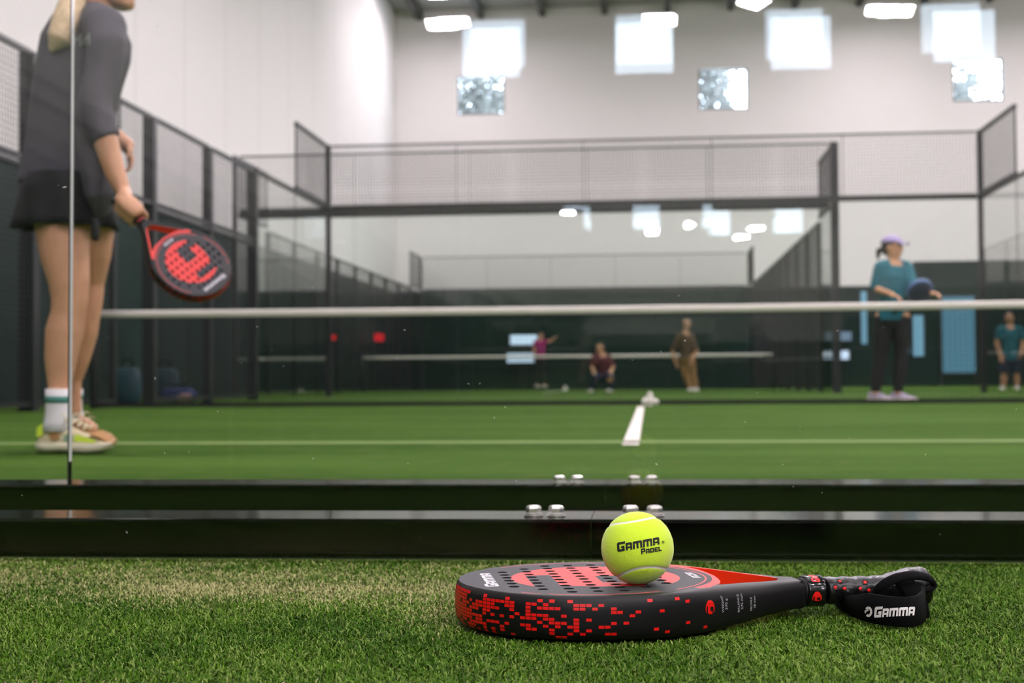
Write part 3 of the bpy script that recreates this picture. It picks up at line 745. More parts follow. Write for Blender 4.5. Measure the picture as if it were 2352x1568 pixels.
# hitting face: gritty top with holes and print, flush
holes = []
def circ(cx, cy, r, n=18): return [(cx + r*math.cos(2*math.pi*i/n), cy + r*math.sin(2*math.pi*i/n)) for i in range(n)]
for ci, u in enumerate((-75.8, -52.3, -29.2, -6, 17, 40.2, 63.5)):
    vlist = {0: range(-3, 3), 1: range(-4, 4), 2: range(-5, 5), 3: range(-5, 5), 4: range(-5, 5), 5: range(-4, 4), 6: range(-3, 3)}[ci]
    for kk in vlist: holes.append(circ(u, .5 + 19.5*(kk+.5), 4.9))
LC, LR = (6, -1.5), 79
logo = [(LC[0] + LR*x, LC[1] + LR*y) for x, y in disc_logo(90)[0]]
lcuts = [[(LC[0] + LR*x, LC[1] + LR*y) for x, y in c] for c in cuts]
mb = MB(); regs = [(face, 0)]
ringo, ringi = ell(120, .958), ell(120, .944)
gap = [(-140, -150), (-60, -150), (-78, -60), (-78, 60), (-60, 150), (-140, 150)]
regs += [(ringo, 1), (ringi, 0), (gap, 0), (logo, 1)] + [(c, 0) for c in lcuts]
wd, L = word('Gamma', .1, .0)
# large word at the tip, reading towards the far side; small word at the throat
for p in wd: regs.append(([(-88.5 - y*12.5, -44 + x*(88/L)) for x, y in p], 2))
wd2, L2 = word('RZR', .16, .1)
for p in wd2: regs.append(([(103.5 - y*7.5, -18 + x*(36/L2)) for x, y in p], 2))
# keep the order: print, then holes cut everything
planar(mb, regs, lambda u, v: (u*mm, v*mm, .0380), cuts=holes + [])
for h in holes: mb.loft([[(u*mm, v*mm, .038) for u, v in h], [(u*mm, v*mm, .026) for u, v in h]], 3, caps=False); mb.add([(u*mm, v*mm, .026) for u, v in h], [tuple(range(len(h)))], 3)
hf = mb.build('hitting_face', ['grey_face', 'coral', 'face_white', 'hole_dark'], rk, recalc=False)
bm = bmesh.new(); bm.from_mesh(hf.data)
for f_ in bm.faces:
    if f_.material_index != 3 and f_.normal.z < 0: f_.normal_flip()
bm.to_mesh(hf.data); bm.free()
# clip away anything the gap or ring polygons added outside the face
bm = bmesh.new(); bm.from_mesh(hf.data)
dead = [f_ for f_ in bm.faces if f_.material_index != 3 and not inside((f_.calc_center_median().x/mm, f_.calc_center_median().y/mm), face)]
bmesh.ops.delete(bm, geom=dead, context='FACES'); bm.to_mesh(hf.data); bm.free()
# collar, grip and butt
def oct_ring(u, hw, hh, zc, n=24, p=2.6):
    return [(u*mm, hw*mm*math.copysign(abs(math.cos(a))**(2/p), math.cos(a)), (zc + hh*math.copysign(abs(math.sin(a))**(2/p), math.sin(a)))*mm) for a in [2*math.pi*i/n for i in range(n)]]
ZH = 20.5
mb = MB(); mb.loft([oct_ring(u, a, b, ZH) for u, a, b in ((204, 16.6, 12.2), (208, 16.4, 12.4), (212, 16, 12.4))]); mb.build('neck', 'racket_black', rk)
mb = MB(); mb.loft([oct_ring(u, a, b, ZH) for u, a, b in ((207, 16.5, 13), (208.5, 18.2, 14.8), (210, 17.8, 14.4), (222, 17.8, 14.4), (223.5, 18.4, 15), (225, 16.5, 13))])
wd, L = word('Gamma', .1, .1)
def collar_pt(a, u): # angle over the top, from the near side
    c, s = math.cos(a), math.sin(a); p = 2.6
    return (u*mm, 17.95*mm*math.copysign(abs(c)**(2/p), c), (ZH + 14.55*math.copysign(abs(s)**(2/p), s))*mm)
for p in wd: planar(mb, [([(x, y) for x, y in p], 1)], lambda x, y: collar_pt(math.radians(140 - 95*x/L), 219.5 - 8*y), grid=.3)
planar(mb, [(disc, 1)], lambda x, y: collar_pt(math.radians(192 - 16*y), 215 + 4.6*x), cuts=cuts, grid=.3)
col_ = mb.build('collar', ['rubber', 'racket_red'], rk, recalc=False)
mb = MB(); rr = []; u = 224
while u <= 322:
    ph = ((u - 224) % 15.5) / 15.5; bulge = .9 * math.sin(math.pi * min(1, ph*1.15)) - .9
    flare = 5.5 * sstep(276, 318, u)
    rr.append(oct_ring(u, 15.8 + bulge + flare, 12.9 + bulge + flare, ZH + flare*.4, 32)); u += 1.55
rr += [oct_ring(324, 19, 16, ZH + 2, 32), oct_ring(326, 13, 11, ZH + 2, 32)]
# slant the wrap
rr = [[(x + .0045*math.sin(3*i/len(q)) , y, z_) for i, (x, y, z_) in enumerate(q)] for q in rr]
mb.loft(rr); gp = mb.build('grip', 'grip', rk)
def grip_dots():
    mb = MB(); tree, inv = bvh_of(gp)
    for px, py in ((1929, 1334), (1919, 1348.5), (1940, 1351), (1987, 1336.5), (1976, 1351), (1996, 1355)):
        P0 = onto(tree, inv, px, py, .0); Pa = onto(tree, inv, px + 2, py, 0); Pb = onto(tree, inv, px, py - 2, 0)
        t1 = (Pa - P0).normalized(); nrm = t1.cross(Pb - P0).normalized(); t2 = nrm.cross(t1)
        mb.loft([[P0 + nrm*d + t1*(r*math.cos(2*math.pi*j/12)) + t2*(r*math.sin(2*math.pi*j/12)) for j in range(12)] for r, d in ((.0017, -.002), (.0017, .0003), (.0011, .0006))])
        mb.loft([[P0 + nrm*d + t1*(r*math.cos(2*math.pi*j/6)) + t2*(r*math.sin(2*math.pi*j/6)) for j in range(6)] for r, d in ((.0027, -.001), (.0027, .0002), (.0034, .0005), (.0036, -.001))], 1, caps=False)
    mb.build('grip_dots', ['racket_red', 'grip'], gp)
# wrist strap: a padded band lying on the turf in front of the grip and a narrow cord loop at the butt
def local(px, py, z):
    p = at_z(px, py, z) - rk.location; a = -math.radians(12)
    return Vector((p.x*math.cos(a) - p.y*math.sin(a), p.x*math.sin(a) + p.y*math.cos(a), z))
def ribbon(mb, pts, wid, th, mi=0):
    """pts: (centre, up direction); a padded band of width wid standing along up"""
    P = [Vector(p) for p, _ in pts]; U = [Vector(q).normalized() for _, q in pts]; rings = []
    for i in range(len(P)):
        d = (P[min(i+1, len(P)-1)] - P[max(i-1, 0)]).normalized(); u_ = (U[i] - d*U[i].dot(d)).normalized(); n_ = d.cross(u_)
        w_ = wid[i] if isinstance(wid, list) else wid
        rings.append([P[i] + u_*(w_/2*a) + n_*(th/2*b) for a, b in ((-1,-.4),(-.96,-1),(-.5,-1.15),(.5,-1.15),(.96,-1),(1,-.4),(1,.4),(.96,1),(-.96,1),(-1,.4))])
    mb.loft(rings, mi)
def smooth_path(ps, n=6):
    out = []
    for i in range(len(ps) - 1):
        q = [ps[max(i-1,0)], ps[i], ps[i+1], ps[min(i+2, len(ps)-1)]]
        for k in range(n):
            t = k/n; out.append(tuple(.5*((2*q[1][a]) + (-q[0][a]+q[2][a])*t + (2*q[0][a]-5*q[1][a]+4*q[2][a]-q[3][a])*t*t + (-q[0][a]+3*q[1][a]-3*q[2][a]+q[3][a])*t**3) for a in range(len(ps[0]))))
    out.append(tuple(ps[-1])); return out
def bvh_of(o):
    bpy.context.view_layer.update(); mw = o.matrix_world
    return BVHTree.FromPolygons([mw @ v.co for v in o.data.vertices], [tuple(p.vertices) for p in o.data.polygons]), mw.inverted()
def onto(tree, inv, px, py, lift=.00015):
    """point where the print sits on a surface, given where it shows in the photograph"""
    d = ray(px, py).normalized(); h = tree.ray_cast(CAM, d)
    p = h[0] if h[0] is not None else CAM + d * 1.35
    return inv @ (p - d * lift)
root_inv = Matrix.Translation(rk.location) @ Matrix.Rotation(math.radians(12), 4, 'Z'); root_inv = root_inv.inverted()
grip_dots()
def W(px, py, y): return tuple(root_inv @ at(px, py, y))
def G(px, py, z): return tuple(root_inv @ at_z(px, py, z))
mb = MB()
band = [G(1921,1390,.0), G(1936,1403,.0), G(1962,1418,.0), G(2000,1431,.0), G(2050,1439,.0), G(2090,1440,.0), G(2112,1434,.0), G(2122,1420,.0), G(2120,1405,.0), G(2108,1396,.0)]
band = smooth_path([(x, y, .0135) for x, y, z_ in band], 6)
wid = [min(.0265, .007 + .0011*i) for i in range(len(band))]
band = [(x, y, w_/2 + .0005) for (x, y, z_), w_ in zip(band, wid)]
ribbon(mb, [(p, (0, .12, 1)) for p in band], wid, .0042)
lp = smooth_path([W(2000,1370,1.366), W(2012,1357,1.352), W(2034,1340,1.346), W(2064,1326,1.348), W(2100,1321,1.358), W(2132,1327,1.368), W(2144,1340,1.374), W(2137,1352,1.372), W(2122,1356,1.366), W(2105,1360,1.362)], 6)
mb.tube(lp, [(.0034 + .0020*math.sin(min(1, i/14)*math.pi*.5), .0028) for i in range(len(lp))], 10)
side = smooth_path([W(2072,1334,1.362), W(2092,1352,1.355), W(2106,1378,1.352), W(2113,1404,1.352), W(2114,1420,1.356)], 6)
ribbon(mb, [(p, (1, 0, .15)) for p in side], .017, .004)
sw = mb.build('wrist_strap', 'strap', rk)
tr_, inv_ = bvh_of(sw)
mb = MB()
wd, L = word('Gamma', .1, .16)
def sp(x, y): return (2007 + 93*x/L, 1418 - 5.5*x/L - 24.5*y)
planar(mb, [(p, 0) for p in wd], lambda x, y: onto(tr_, inv_, *sp(x, y), .0004), grid=.2)
arc = [(math.cos(a), math.sin(a)) for a in [math.radians(d) for d in range(-130, 141, 10)]] + [(.42*math.cos(a) + .02, .5*math.sin(a) - .02) for a in [math.radians(d) for d in range(140, -131, -10)]]
hook = [(-.95, .28), (-.1, .42), (.1, .2), (-.1, .12), (-.5, .1), (-.62, -.3), (-.95, -.25)]
planar(mb, [(arc, 0), (hook, 0)], lambda x, y: onto(tr_, inv_, 1994.5 + 9*x, 1404.5 - 12*y, .0004), grid=.2)
mb.build('strap_print', 'logo_white', sw, recalc=False)

# ------------------------------------------------------------------ the ball
BR = .0327
bc = at(1464, 1253.5, 1.3); bc.z = .038 + BR - .0003
ballr = empty('padel_ball', bc - Vector((0, 0, BR)), 'yellow felt padel ball resting on the racket face', 'ball')
bm = bmesh.new(); bmesh.ops.create_icosphere(bm, subdivisions=7, radius=1)
vd = (CAM - bc).normalized(); vr = Vector((0,0,1)).cross(vd).normalized(); vu = vd.cross(vr)
an = math.radians(9.5); A1 = (vr*math.cos(an) + vu*math.sin(an)); A2 = (vu*math.cos(an) - vr*math.sin(an))
# seam frame: z axis towards the viewer, the two arcs above and below the print
q = math.pi/4; ex = (A2*math.cos(q) + A1*math.sin(q)); ey = (A2*math.sin(q) - A1*math.cos(q)); ez = ex.cross(ey)
a_, b2 = .825, .175
T = np.linspace(0, 2*np.pi, 900)
sx, sy, sz = a_*np.cos(T) + b2*np.cos(3*T), a_*np.sin(T) - b2*np.sin(3*T), 2*math.sqrt(a_*b2)*np.sin(2*T)
off = Vector(vu) * .0
curve = np.stack([np.array(ex)*x + np.array(ey)*y + np.array(ez)*z_ for x, y, z_ in zip(sx, sy, sz)])
roll = Matrix.Rotation(math.radians(-7), 3, vr); curve = curve @ np.array(roll).T
co = np.array([v.co for v in bm.verts]); dist = np.full(len(co), 9.0)
for i in range(0, len(co), 4096): dist[i:i+4096] = np.arccos(np.clip(co[i:i+4096] @ curve.T, -1, 1)).min(1)
rad = BR * (1 - .022*np.exp(-(dist/.05)**2) - .006*np.exp(-(dist/.1)**2))
rs = np.random.RandomState(5); rad = rad + rs.normal(0, .00007, len(co))
for v, r_ in zip(bm.verts, rad): v.co = v.co.normalized() * float(r_) + Vector((0, 0, BR))
me = bpy.data.meshes.new('felt'); bm.to_mesh(me); bm.free()
at_ = me.attributes.new('seam', 'FLOAT', 'POINT'); at_.data.foreach_set('value', np.clip((.044 - dist)/.012, 0, 1).astype('f'))
for p in me.polygons: p.use_smooth = True
M['felt'] = attr_mat('yellow green felt', 'seam', (200, 230, 54), (228, 226, 208), .95, sheen=.4, spec=.1)
nt = M['felt'].node_tree; bp = nt.nodes.new('ShaderNodeBump'); bp.inputs['Strength'].default_value = .22; bp.inputs['Distance'].default_value = .0005
tc = nt.nodes.new('ShaderNodeTexCoord'); nz = nt.nodes.new('ShaderNodeTexNoise'); nz.inputs['Scale'].default_value = 1100; nz.inputs['Detail'].default_value = 3
nt.links.new(tc.outputs['Object'], nz.inputs['Vector']); nt.links.new(nz.outputs['Fac'], bp.inputs['Height']); nt.links.new(bp.outputs[0], nt.nodes['Principled BSDF'].inputs['Normal'])
me.materials.append(M['felt']); felt = bpy.data.objects.new('felt', me); COL.objects.link(felt); felt.parent = ballr
M['fuzz'] = mat('felt fibre', (214, 240, 70), .9)
mb = MB(); rnd = random.Random(4)
for i in range(7000):
    n_ = Vector((rnd.gauss(0,1), rnd.gauss(0,1), rnd.gauss(0,1))).normalized()
    if float(np.max(curve @ np.array(n_))) > math.cos(.07): continue
    t = n_.orthogonal().normalized(); t = Matrix.Rotation(rnd.uniform(0, 6.28), 3, n_) @ t
    p0 = n_*(BR - .0002) + Vector((0,0,BR)); ln = rnd.uniform(.0004, .0011) * (2.4 if rnd.random() < .04 else 1); wd_ = .00003
    p1 = p0 + n_*ln*.6 + t*ln*.5; p2 = p0 + n_*ln*.75 + t*ln*1.2; s_ = n_.cross(t)*wd_
    mb.add([p0-s_, p0+s_, p1+s_, p1-s_, p2], [(0,1,2,3), (3,2,4)])
fz = mb.build('fuzz', 'fuzz', felt, recalc=False); fz['kind'] = 'stuff'
tr_, inv_ = bvh_of(felt)
mb = MB(); wd, L = word('Gamma', .09, .05)
def bt(x, y): # print baseline rises to the right
    t = x/L; return (1418 + 97*t - 2.2*y, 1267.5 - 17.5*t - 21.5*y)
planar(mb, [(p, 0) for p in wd], lambda x, y: onto(tr_, inv_, *bt(x, y), .00045), grid=.14)
wd2, L2 = word('PaDEL', .1, .05)
def bt2(x, y):
    t = x/L2; return (1473 + 47*t - 1.5*y, 1273 - 8.5*t - 13*y)
planar(mb, [(p, 0) for p in wd2], lambda x, y: onto(tr_, inv_, *bt2(x, y), .00045), grid=.14)
o8, i8 = circ(1523, 1244.5, 3.1, 16), circ(1523, 1244.5, 2.3, 16)
planar(mb, [(o8, 0)], lambda x, y: onto(tr_, inv_, x, y, .00045), cuts=[i8])
planar(mb, [(R(1521.9, 1242.9, 1522.6, 1246.2), 0), (R(1522.6, 1242.9, 1524.0, 1243.5), 0), (R(1523.5, 1243.5, 1524.1, 1246.2), 0), (R(1522.6, 1244.4, 1523.5, 1244.9), 0)], lambda x, y: onto(tr_, inv_, x, y, .00045))
mb.build('print', 'ink', felt, recalc=False)

# ------------------------------------------------------------------ turf blades in the foreground
def turf_patch():
    a, b, c, d = PIT; rs = np.random.RandomState(11)
    N = 460000
    x = rs.uniform(a, b, N); y = rs.uniform(c, d, N)
    # none under the racket or through the strap
    cr, sr = math.cos(math.radians(12)), math.sin(math.radians(12))
    dx, dy = x + .0575, y - 1.340; u = dx*cr + dy*sr; v = -dx*sr + dy*cr
    lim = np.interp(u, [p[0]*mm for p in HALF], [p[1]*mm for p in HALF], left=-1, right=.014)
    inr = (np.abs(v) < lim - .004) & (u > -.122) & (u < .095)
    sn = lambda fx, fy, ph: np.sin(x*fx + ph) * np.sin(y*fy + ph*1.7)
    patch = .5 + .22*sn(7.3, 11, .4) + .18*sn(13, 23, 2.1) + .15*sn(29, 17, 4.2) + .1*sn(47, 61, 1.3)
    # dusty worn patches near the beam on the left
    g = lambda cx, cy, rx, ry: np.exp(-((x-cx)/rx)**2 - ((y-cy)/ry)**2)
    bands = np.clip((y - 1.36)/.16, 0, 1) * np.clip((.12 - x)/.3, 0, 1)
    spl = .5 + .5*np.sin(x*19 + 2*np.sin(y*31)) * np.sin(y*37 + 1.5*np.sin(x*23))
    spl = np.clip(spl*1.5 - .35, 0, 1)
    worn = np.clip(.10*bands + .42*bands*spl + .85*g(-.48, 1.52, .17, .075) + .65*g(-.23, 1.55, .10, .06) + .5*g(-.75, 1.57, .13, .05) + .45*g(-.19, 1.38, .05, .09) + .35*g(-.55, 1.66, .3, .05) + .3*g(-.40,1.02,.2,.02), 0, 1) * (.75 + .5*(patch - .5)*2)
    keep = ~inr; x, y, patch, worn = x[keep], y[keep], patch[keep], worn[keep]; n = len(x)
    ang = rs.uniform(0, 2*np.pi, n); lean = rs.uniform(.3, 1.3, n); h = rs.uniform(.0036, .0068, n) * (1 - .25*np.clip(worn, 0, 1))
    wd = rs.uniform(.0006, .0013, n) * .5; curl = rs.uniform(.4, 1.7, n)
    z0 = -.0055
    dxl, dyl = np.cos(ang), np.sin(ang); px, py = -dyl, dxl
    k = h * lean
    p0 = np.stack([x, y, np.full(n, z0)], 1)
    p1 = np.stack([x + dxl*k*.35, y + dyl*k*.35, z0 + h*.62], 1)
    p2 = np.stack([x + dxl*k*(.35 + .6*curl), y + dyl*k*(.35 + .6*curl), z0 + h*(1.0 - .16*curl)], 1)
    s = np.stack([px, py, np.zeros(n)], 1) * wd[:, None]
    V = np.stack([p0 - s, p0 + s, p1 + s, p1 - s, p2 + s*.5, p2 - s*.5], 1).reshape(-1, 3)
    base = np.arange(n)[:, None] * 6
    F = np.concatenate([base + np.array([[0, 1, 2, 3]]), base + np.array([[3, 2, 4, 5]])], 1).reshape(-1, 4)
    me = bpy.data.meshes.new('turf_grass'); me.vertices.add(len(V)); me.vertices.foreach_set('co', V.astype('f').ravel())
    me.loops.add(F.size); me.loops.foreach_set('vertex_index', F.ravel().astype('i'))
    me.polygons.add(len(F)); me.polygons.foreach_set('loop_start', np.arange(0, F.size, 4).astype('i'))
    me.update(calc_edges=True)
    rc = rs.uniform(0, 1, n)
    green = np.array(lin((82, 118, 24))[:3]); deep = np.array(lin((42, 78, 6))[:3]); pale = np.array(lin((132, 152, 78))[:3]); sand = np.array(lin((204, 194, 148))[:3])
    t = np.clip(patch*.9 + (rc - .5)*.7, 0, 1)[:, None]
    c = deep*(1-t) + green*t
    pl = (rs.uniform(0, 1, n) < .16 + .2*patch)[:, None]; c = np.where(pl, pale*.7 + c*.3, c)
    wn = (rs.uniform(0, 1, n) < worn*.95)[:, None]; rw = rs.uniform(.25, .85, n)[:, None]; olive = np.array(lin((150, 158, 84))[:3]); c = np.where(wn, (olive*(1-rw) + sand*rw)*(.65 + .3*rc[:, None]), c)
    ca = np.ones((n, 6, 4), 'f'); ca[:, :, :3] = c[:, None, :]
    at_ = me.color_attributes.new('blade', 'FLOAT_COLOR', 'POINT'); at_.data.foreach_set('color', ca.ravel())
    m = mat('turf blade', (90, 130, 40), .7, spec=.08); nd = m.node_tree.nodes.new('ShaderNodeAttribute'); nd.attribute_name = 'blade'
    m.node_tree.links.new(nd.outputs['Color'], m.node_tree.nodes['Principled BSDF'].inputs['Base Color'])
    me.materials.append(m)
    o = bpy.data.objects.new('turf_grass', me); COL.objects.link(o)
    return tag(o, 'short curly green artificial turf around the racket, dusty in patches', 'turf', kind='stuff')
turf_patch()
# ------------------------------------------------------------------ people
M['skin'] = mat('light skin', (200, 150, 118), 0.5, spec=0.35, var=0.05, vscale=20)
M['skin_tan'] = mat('tanned skin', (196, 148, 112), 0.5, spec=0.35, var=0.05, vscale=20)
M['hair_blonde'] = mat('blonde hair', (206, 182, 146), 0.6, var=0.25, vscale=90)
M['hair_dark'] = mat('dark brown hair', (44, 34, 28), 0.5)
M['shirt_grey'] = mat('charcoal sports shirt', (72, 70, 77), 0.85, var=0.06, vscale=14)
M['skirt_black'] = mat('black skirt', (12, 13, 14), 0.85)
M['sock'] = mat('white ribbed sock', (222, 220, 222), 0.9); M['sock_band'] = mat('green sock stripe', (70, 128, 116), 0.9)
M['shoe_cream'] = mat('cream shoe mesh', (214, 200, 164), 0.7, var=0.18, vscale=26)
M['shoe_sole'] = mat('cream foam sole', (226, 218, 192), 0.6); M['shoe_tan'] = mat('tan shoe overlay', (176, 128, 78), 0.7)
M['shoe_neon'] = mat('neon yellow overlay', (205, 232, 60), 0.6); M['shoe_mint'] = mat('pale mint overlay', (150, 176, 150), 0.7); M['outsole'] = mat('dark rubber outsole', (36, 34, 32), 0.8)
M['lace'] = mat('cream lace', (222, 212, 180), 0.8)
M['print_pale'] = mat('pale shirt lettering', (168, 172, 172), 0.8)
M['eye_white'] = mat('eye', (235, 232, 228), 0.3); M['iris'] = mat('iris', (60, 70, 70), 0.3); M['lip'] = mat('lips', (186, 110, 100), 0.5)
M['teal_shirt'] = mat('teal sports shirt', (12, 96, 108), 0.8); M['legging'] = mat('black leggings', (24, 24, 26), 0.8)
M['cap_lilac'] = mat('lilac cap', (164, 150, 190), 0.8); M['shoe_lilac'] = mat('pale lilac shoe', (170, 160, 186), 0.7)
M['maroon'] = mat('dark maroon shirt', (86, 34, 38), 0.85); M['brown_cloth'] = mat('brown camouflage shirt', (84, 66, 44), 0.85, var=0.5, vscale=14)
M['khaki'] = mat('khaki trousers', (150, 112, 70), 0.85); M['navy'] = mat('navy shorts', (30, 40, 66), 0.85); M['magenta'] = mat('magenta shirt', (150, 30, 100), 0.85)
M['shoe_white'] = mat('white shoe', (216, 214, 210), 0.7); M['racket_blue'] = mat('dark blue racket', (22, 36, 66), 0.45); M['racket_rim'] = mat('light blue racket rim', (70, 104, 150), 0.45)

def frame_dirs(fx, fy):
    f = Vector((fx, fy, 0)).normalized(); return f, Vector((f.y, -f.x, 0)), Vector((0, 0, 1))      # forward, right, up
def head_shape(mb, c, f, tilt=0.0, s=1.0):
    """skull, jaw, chin, nose, brow and ears; c is the centre of the skull"""
    r_ = Vector((f.y, -f.x, 0)); u_ = Vector((0, 0, 1)); f2 = (f*math.cos(tilt) + u_*math.sin(tilt)); u2 = r_.cross(f2)
    rot = Matrix((r_, f2, u2)).transposed()
    P = lambda x, y, z_: Vector(c) + (r_*x + f2*y + u2*z_) * s
    mb.ball(c, (.072*s, .092*s, .086*s), rot=rot)
    mb.ball(P(0, .030, -.040), (.060*s, .068*s, .070*s), rot=rot)
    mb.ball(P(0, .058, -.088), (.032*s, .030*s, .026*s), rot=rot)             # chin
    mb.tube([P(-.046, .0, -.066), P(-.030, .045, -.090), P(0, .068, -.096), P(.030, .045, -.090), P(.046, .0, -.066)], .022*s, 10)
    mb.tube([P(0, .088, .005), P(0, .104, -.022), P(0, .108, -.036)], [.010*s, .013*s, .014*s], 10)   # nose
    mb.tube([P(-.045, .072, .022), P(0, .086, .024), P(.045, .072, .022)], .012*s, 10)
    for q in (-1, 1): mb.ball(P(q*.074, -.004, -.018), (.010*s, .020*s, .030*s), rot=rot, nu=10, nv=8)
    return P
def hand(mb, wrist, d, palm_n, side, curl=.6, s=1.0):
    """relaxed hand: d finger direction, palm_n palm normal, side: direction of the thumb"""
    d = Vector(d).normalized(); pn = Vector(palm_n); pn = (pn - d*pn.dot(d)).normalized(); sd = Vector(side); sd = (sd - d*sd.dot(d) - pn*sd.dot(pn)).normalized()
    w_ = Vector(wrist)
    mb.tube([w_ - d*.02, w_ + d*.03*s, w_ + d*.075*s], [(.020*s, .015*s), (.030*s, .015*s), (.036*s, .013*s)], 12, ref=sd)
    for i, (o, ln) in enumerate(((.028, .068), (.010, .076), (-.009, .071), (-.027, .056))):
        p = w_ + d*.078*s + sd*o*s; a = 0; pts = [p - d*.012]
        for k_, fr in enumerate((.42, .32, .26)):
            a += curl * (.55 + .25*k_ + .06*i); p = p + (d*math.cos(a) + pn*math.sin(a))*ln*fr*s; pts.append(p)
        mb.tube(pts, [.0092*s, .0088*s, .008*s, .0068*s], 8)
    p = w_ + d*.022*s + sd*.026*s
    q = (sd*.75 + d*.6 + pn*.25).normalized()
    mb.tube([p - q*.01, p + q*.03*s, p + (q*.6 + d*.5 + pn*.3).normalized()*.062*s], [.0125*s, .0105*s, .008*s], 8)
def fist(mb, c, axis, r, back, s=1.0):
    """hand closed round a handle: c point on the handle axis, axis towards the thumb end, back: direction of the back of the hand"""
    ax = Vector(axis).normalized(); b = Vector(back); b = (b - ax*b.dot(ax)).normalized(); e = ax.cross(b)
    c = Vector(c)
    mb.tube([c + b*(r+.016) - ax*.034, c + b*(r+.018), c + b*(r+.016) + ax*.034], [(.026, .016), (.032, .017), (.028, .016)], 12, ref=e)
    for i, (o, R_) in enumerate(((.031, .0092), (.0105, .0096), (-.0105, .0093), (-.0305, .0083))):
        pts = []
        for k_ in range(7):
            a = math.radians(38 + k_*36 - i*3); rr_ = r + R_*.95
            pts.append(c + ax*(o + .002*k_) + b*rr_*math.cos(a) + e*rr_*math.sin(a))
        mb.tube(pts, [R_]*4 + [R_*.95, R_*.9, R_*.8], 8)
    pts = [c + b*(r+.012) + ax*.030 - e*.014, c + ax*.046 - e*(r+.010) + b*.004, c + ax*.058 - e*(r+.004) - b*.016]
    mb.tube(pts, [.0125, .0108, .0085], 8)
def shoe(parent, heel, toe, h=.085, w=.047, mats=('shoe_cream', 'shoe_sole', 'shoe_neon', 'shoe_tan', 'lace'), rich=True, name='shoe'):
    heel, toe = Vector(heel), Vector(toe); d = toe - heel; L = d.length; d.normalize(); sd = d.cross(Vector((0,0,1))).normalized(); u_ = Vector((0,0,1)); k_ = L / .27
    def ring(t, zz, hw, hh, n=16, flat=.2):
        c = heel + d*(L*t) + u_*zz
        return [c + sd*(hw*math.copysign(abs(math.cos(a))**.8, math.cos(a))) + u_*(hh*math.sin(a) if math.sin(a) > 0 else hh*flat*math.sin(a)) for a in [2*math.pi*j/n for j in range(n)]]
    mb = MB()
    st = [(.0, .034, .016, .030), (.03, .032, .028, .058), (.12, .030, .034, .072), (.26, .030, .036, .074), (.40, .030, .038, .066), (.55, .029, .042, .050), (.70, .028, .045, .037), (.84, .027, .042, .027), (.95, .026, .030, .018), (1.0, .026, .014, .010)]
    mb.loft([ring(t, zz*k_, hw*w/.047, hh*h/.085) for t, zz, hw, hh in st])
    s = mb.build(name, mats[0], parent, True)
    mb = MB(); so = [(-.03, .018, .018), (.03, .014, .034), (.15, .010, .040), (.35, .012, .040), (.55, .008, .046), (.72, .006, .049), (.88, .010, .044), (.98, .018, .028), (1.02, .022, .014)]
    rs_ = []
    for t, zb, hw in so:
        c = heel + d*(L*t); hw *= w/.047
        rs_.append([c + sd*x*hw + u_*zz for x, zz in ((-1.0, zb+.010), (-1.02, .030), (-.9, .037), (.9, .037), (1.02, .030), (1.0, zb+.010), (.9, zb), (-.9, zb))])
    mb.loft(rs_); mb.build('sole', mats[1], s, True)
    if rich:
        mb = MB(); mb.tube([heel + d*(L*t) + u_*.003 for t in (.0, .25, .55, .85)], [(.026, .003), (.034, .003), (.038, .003), (.034, .003)], 10, ref=sd); mb.build('outsole', 'outsole', s, True)
        for sg in (-1, 1):
            mb = MB()
            def patch(pts, k2):
                mb.add([heel + d*(L*t) + sd*(sg*hw) + u_*zz for t, zz, hw in pts], [tuple(range(len(pts)))], k2)
            patch([(.02, .055, .035), (.02, .085, .031), (.10, .098, .034), (.12, .062, .0385)], 0)
            patch([(.22, .045, .0405), (.20, .075, .0395), (.32, .078, .0395), (.36, .048, .0425)], 1)
            patch([(.55, .042, .0475), (.58, .064, .0445), (.86, .044, .0435), (.84, .036, .0455)], 0)
            patch([(.40, .040, .0435), (.42, .066, .0425), (.54, .062, .0445), (.54, .040, .0465)], 2)
            mb.build('overlay', ['shoe_neon', 'shoe_tan', 'shoe_mint'], s, True, recalc=False)
        mb = MB(); mb.tube([heel + d*(L*t) + u_*zz for t, zz in ((.76, .062), (.88, .052), (1.0, .034))], [(.040, .006), (.036, .008), (.016, .008)], 10, ref=sd); mb.build('toe_cap', mats[3], s, True)
        mb = MB()
        for t in (.42, .50, .58, .66): c = heel + d*(L*t) + u_*(.112 - .105*(t-.36)); mb.tube([c - sd*.028, c + u_*.010, c + sd*.028], .0035, 6)
        c = heel + d*(L*.38) + u_*.108; mb.tube([c, c + sd*.03 + u_*.022, c + sd*.05 + d*.02, c + sd*.02 - u_*.002], .0028, 6); mb.tube([c, c - sd*.03 + u_*.022 + d*.02, c - sd*.05 + d*.045, c - sd*.02], .0028, 6)
        mb.build('laces', mats[4], s, True)
    return s

# ---- the standing player on the left, seen from behind, racket hanging from the right hand
YP = 4.5
def A(px, py, dy=0.0): return at(px, py, YP + dy)
pl = empty('person', (A(160, 1000).x, YP, 0), 'woman in dark grey shirt and black skirt standing near the glass, seen from behind', 'person')
b = MB()
# torso core, neck, head
core = [(158, 492, .105), (152, 462, .135), (152, 410, .140), (158, 340, .128), (166, 270, .128), (182, 180, .136), (200, 110, .142), (214, 66, .100), (222, 36, .06)]
b.tube([A(x, y, .03) for x, y, r in core], [(r, r*.72) for x, y, r in core], 20, ref=(1, .45, 0))
b.tube([A(216, 45, .03), A(226, 10, .03), A(236, -30, .03)], [.056, .050, .052], 14)
hc = A(243, -52, .04); hf_ = Vector((.93, .36, 0)).normalized()
hp = head_shape(b, hc, hf_, .10, .98)
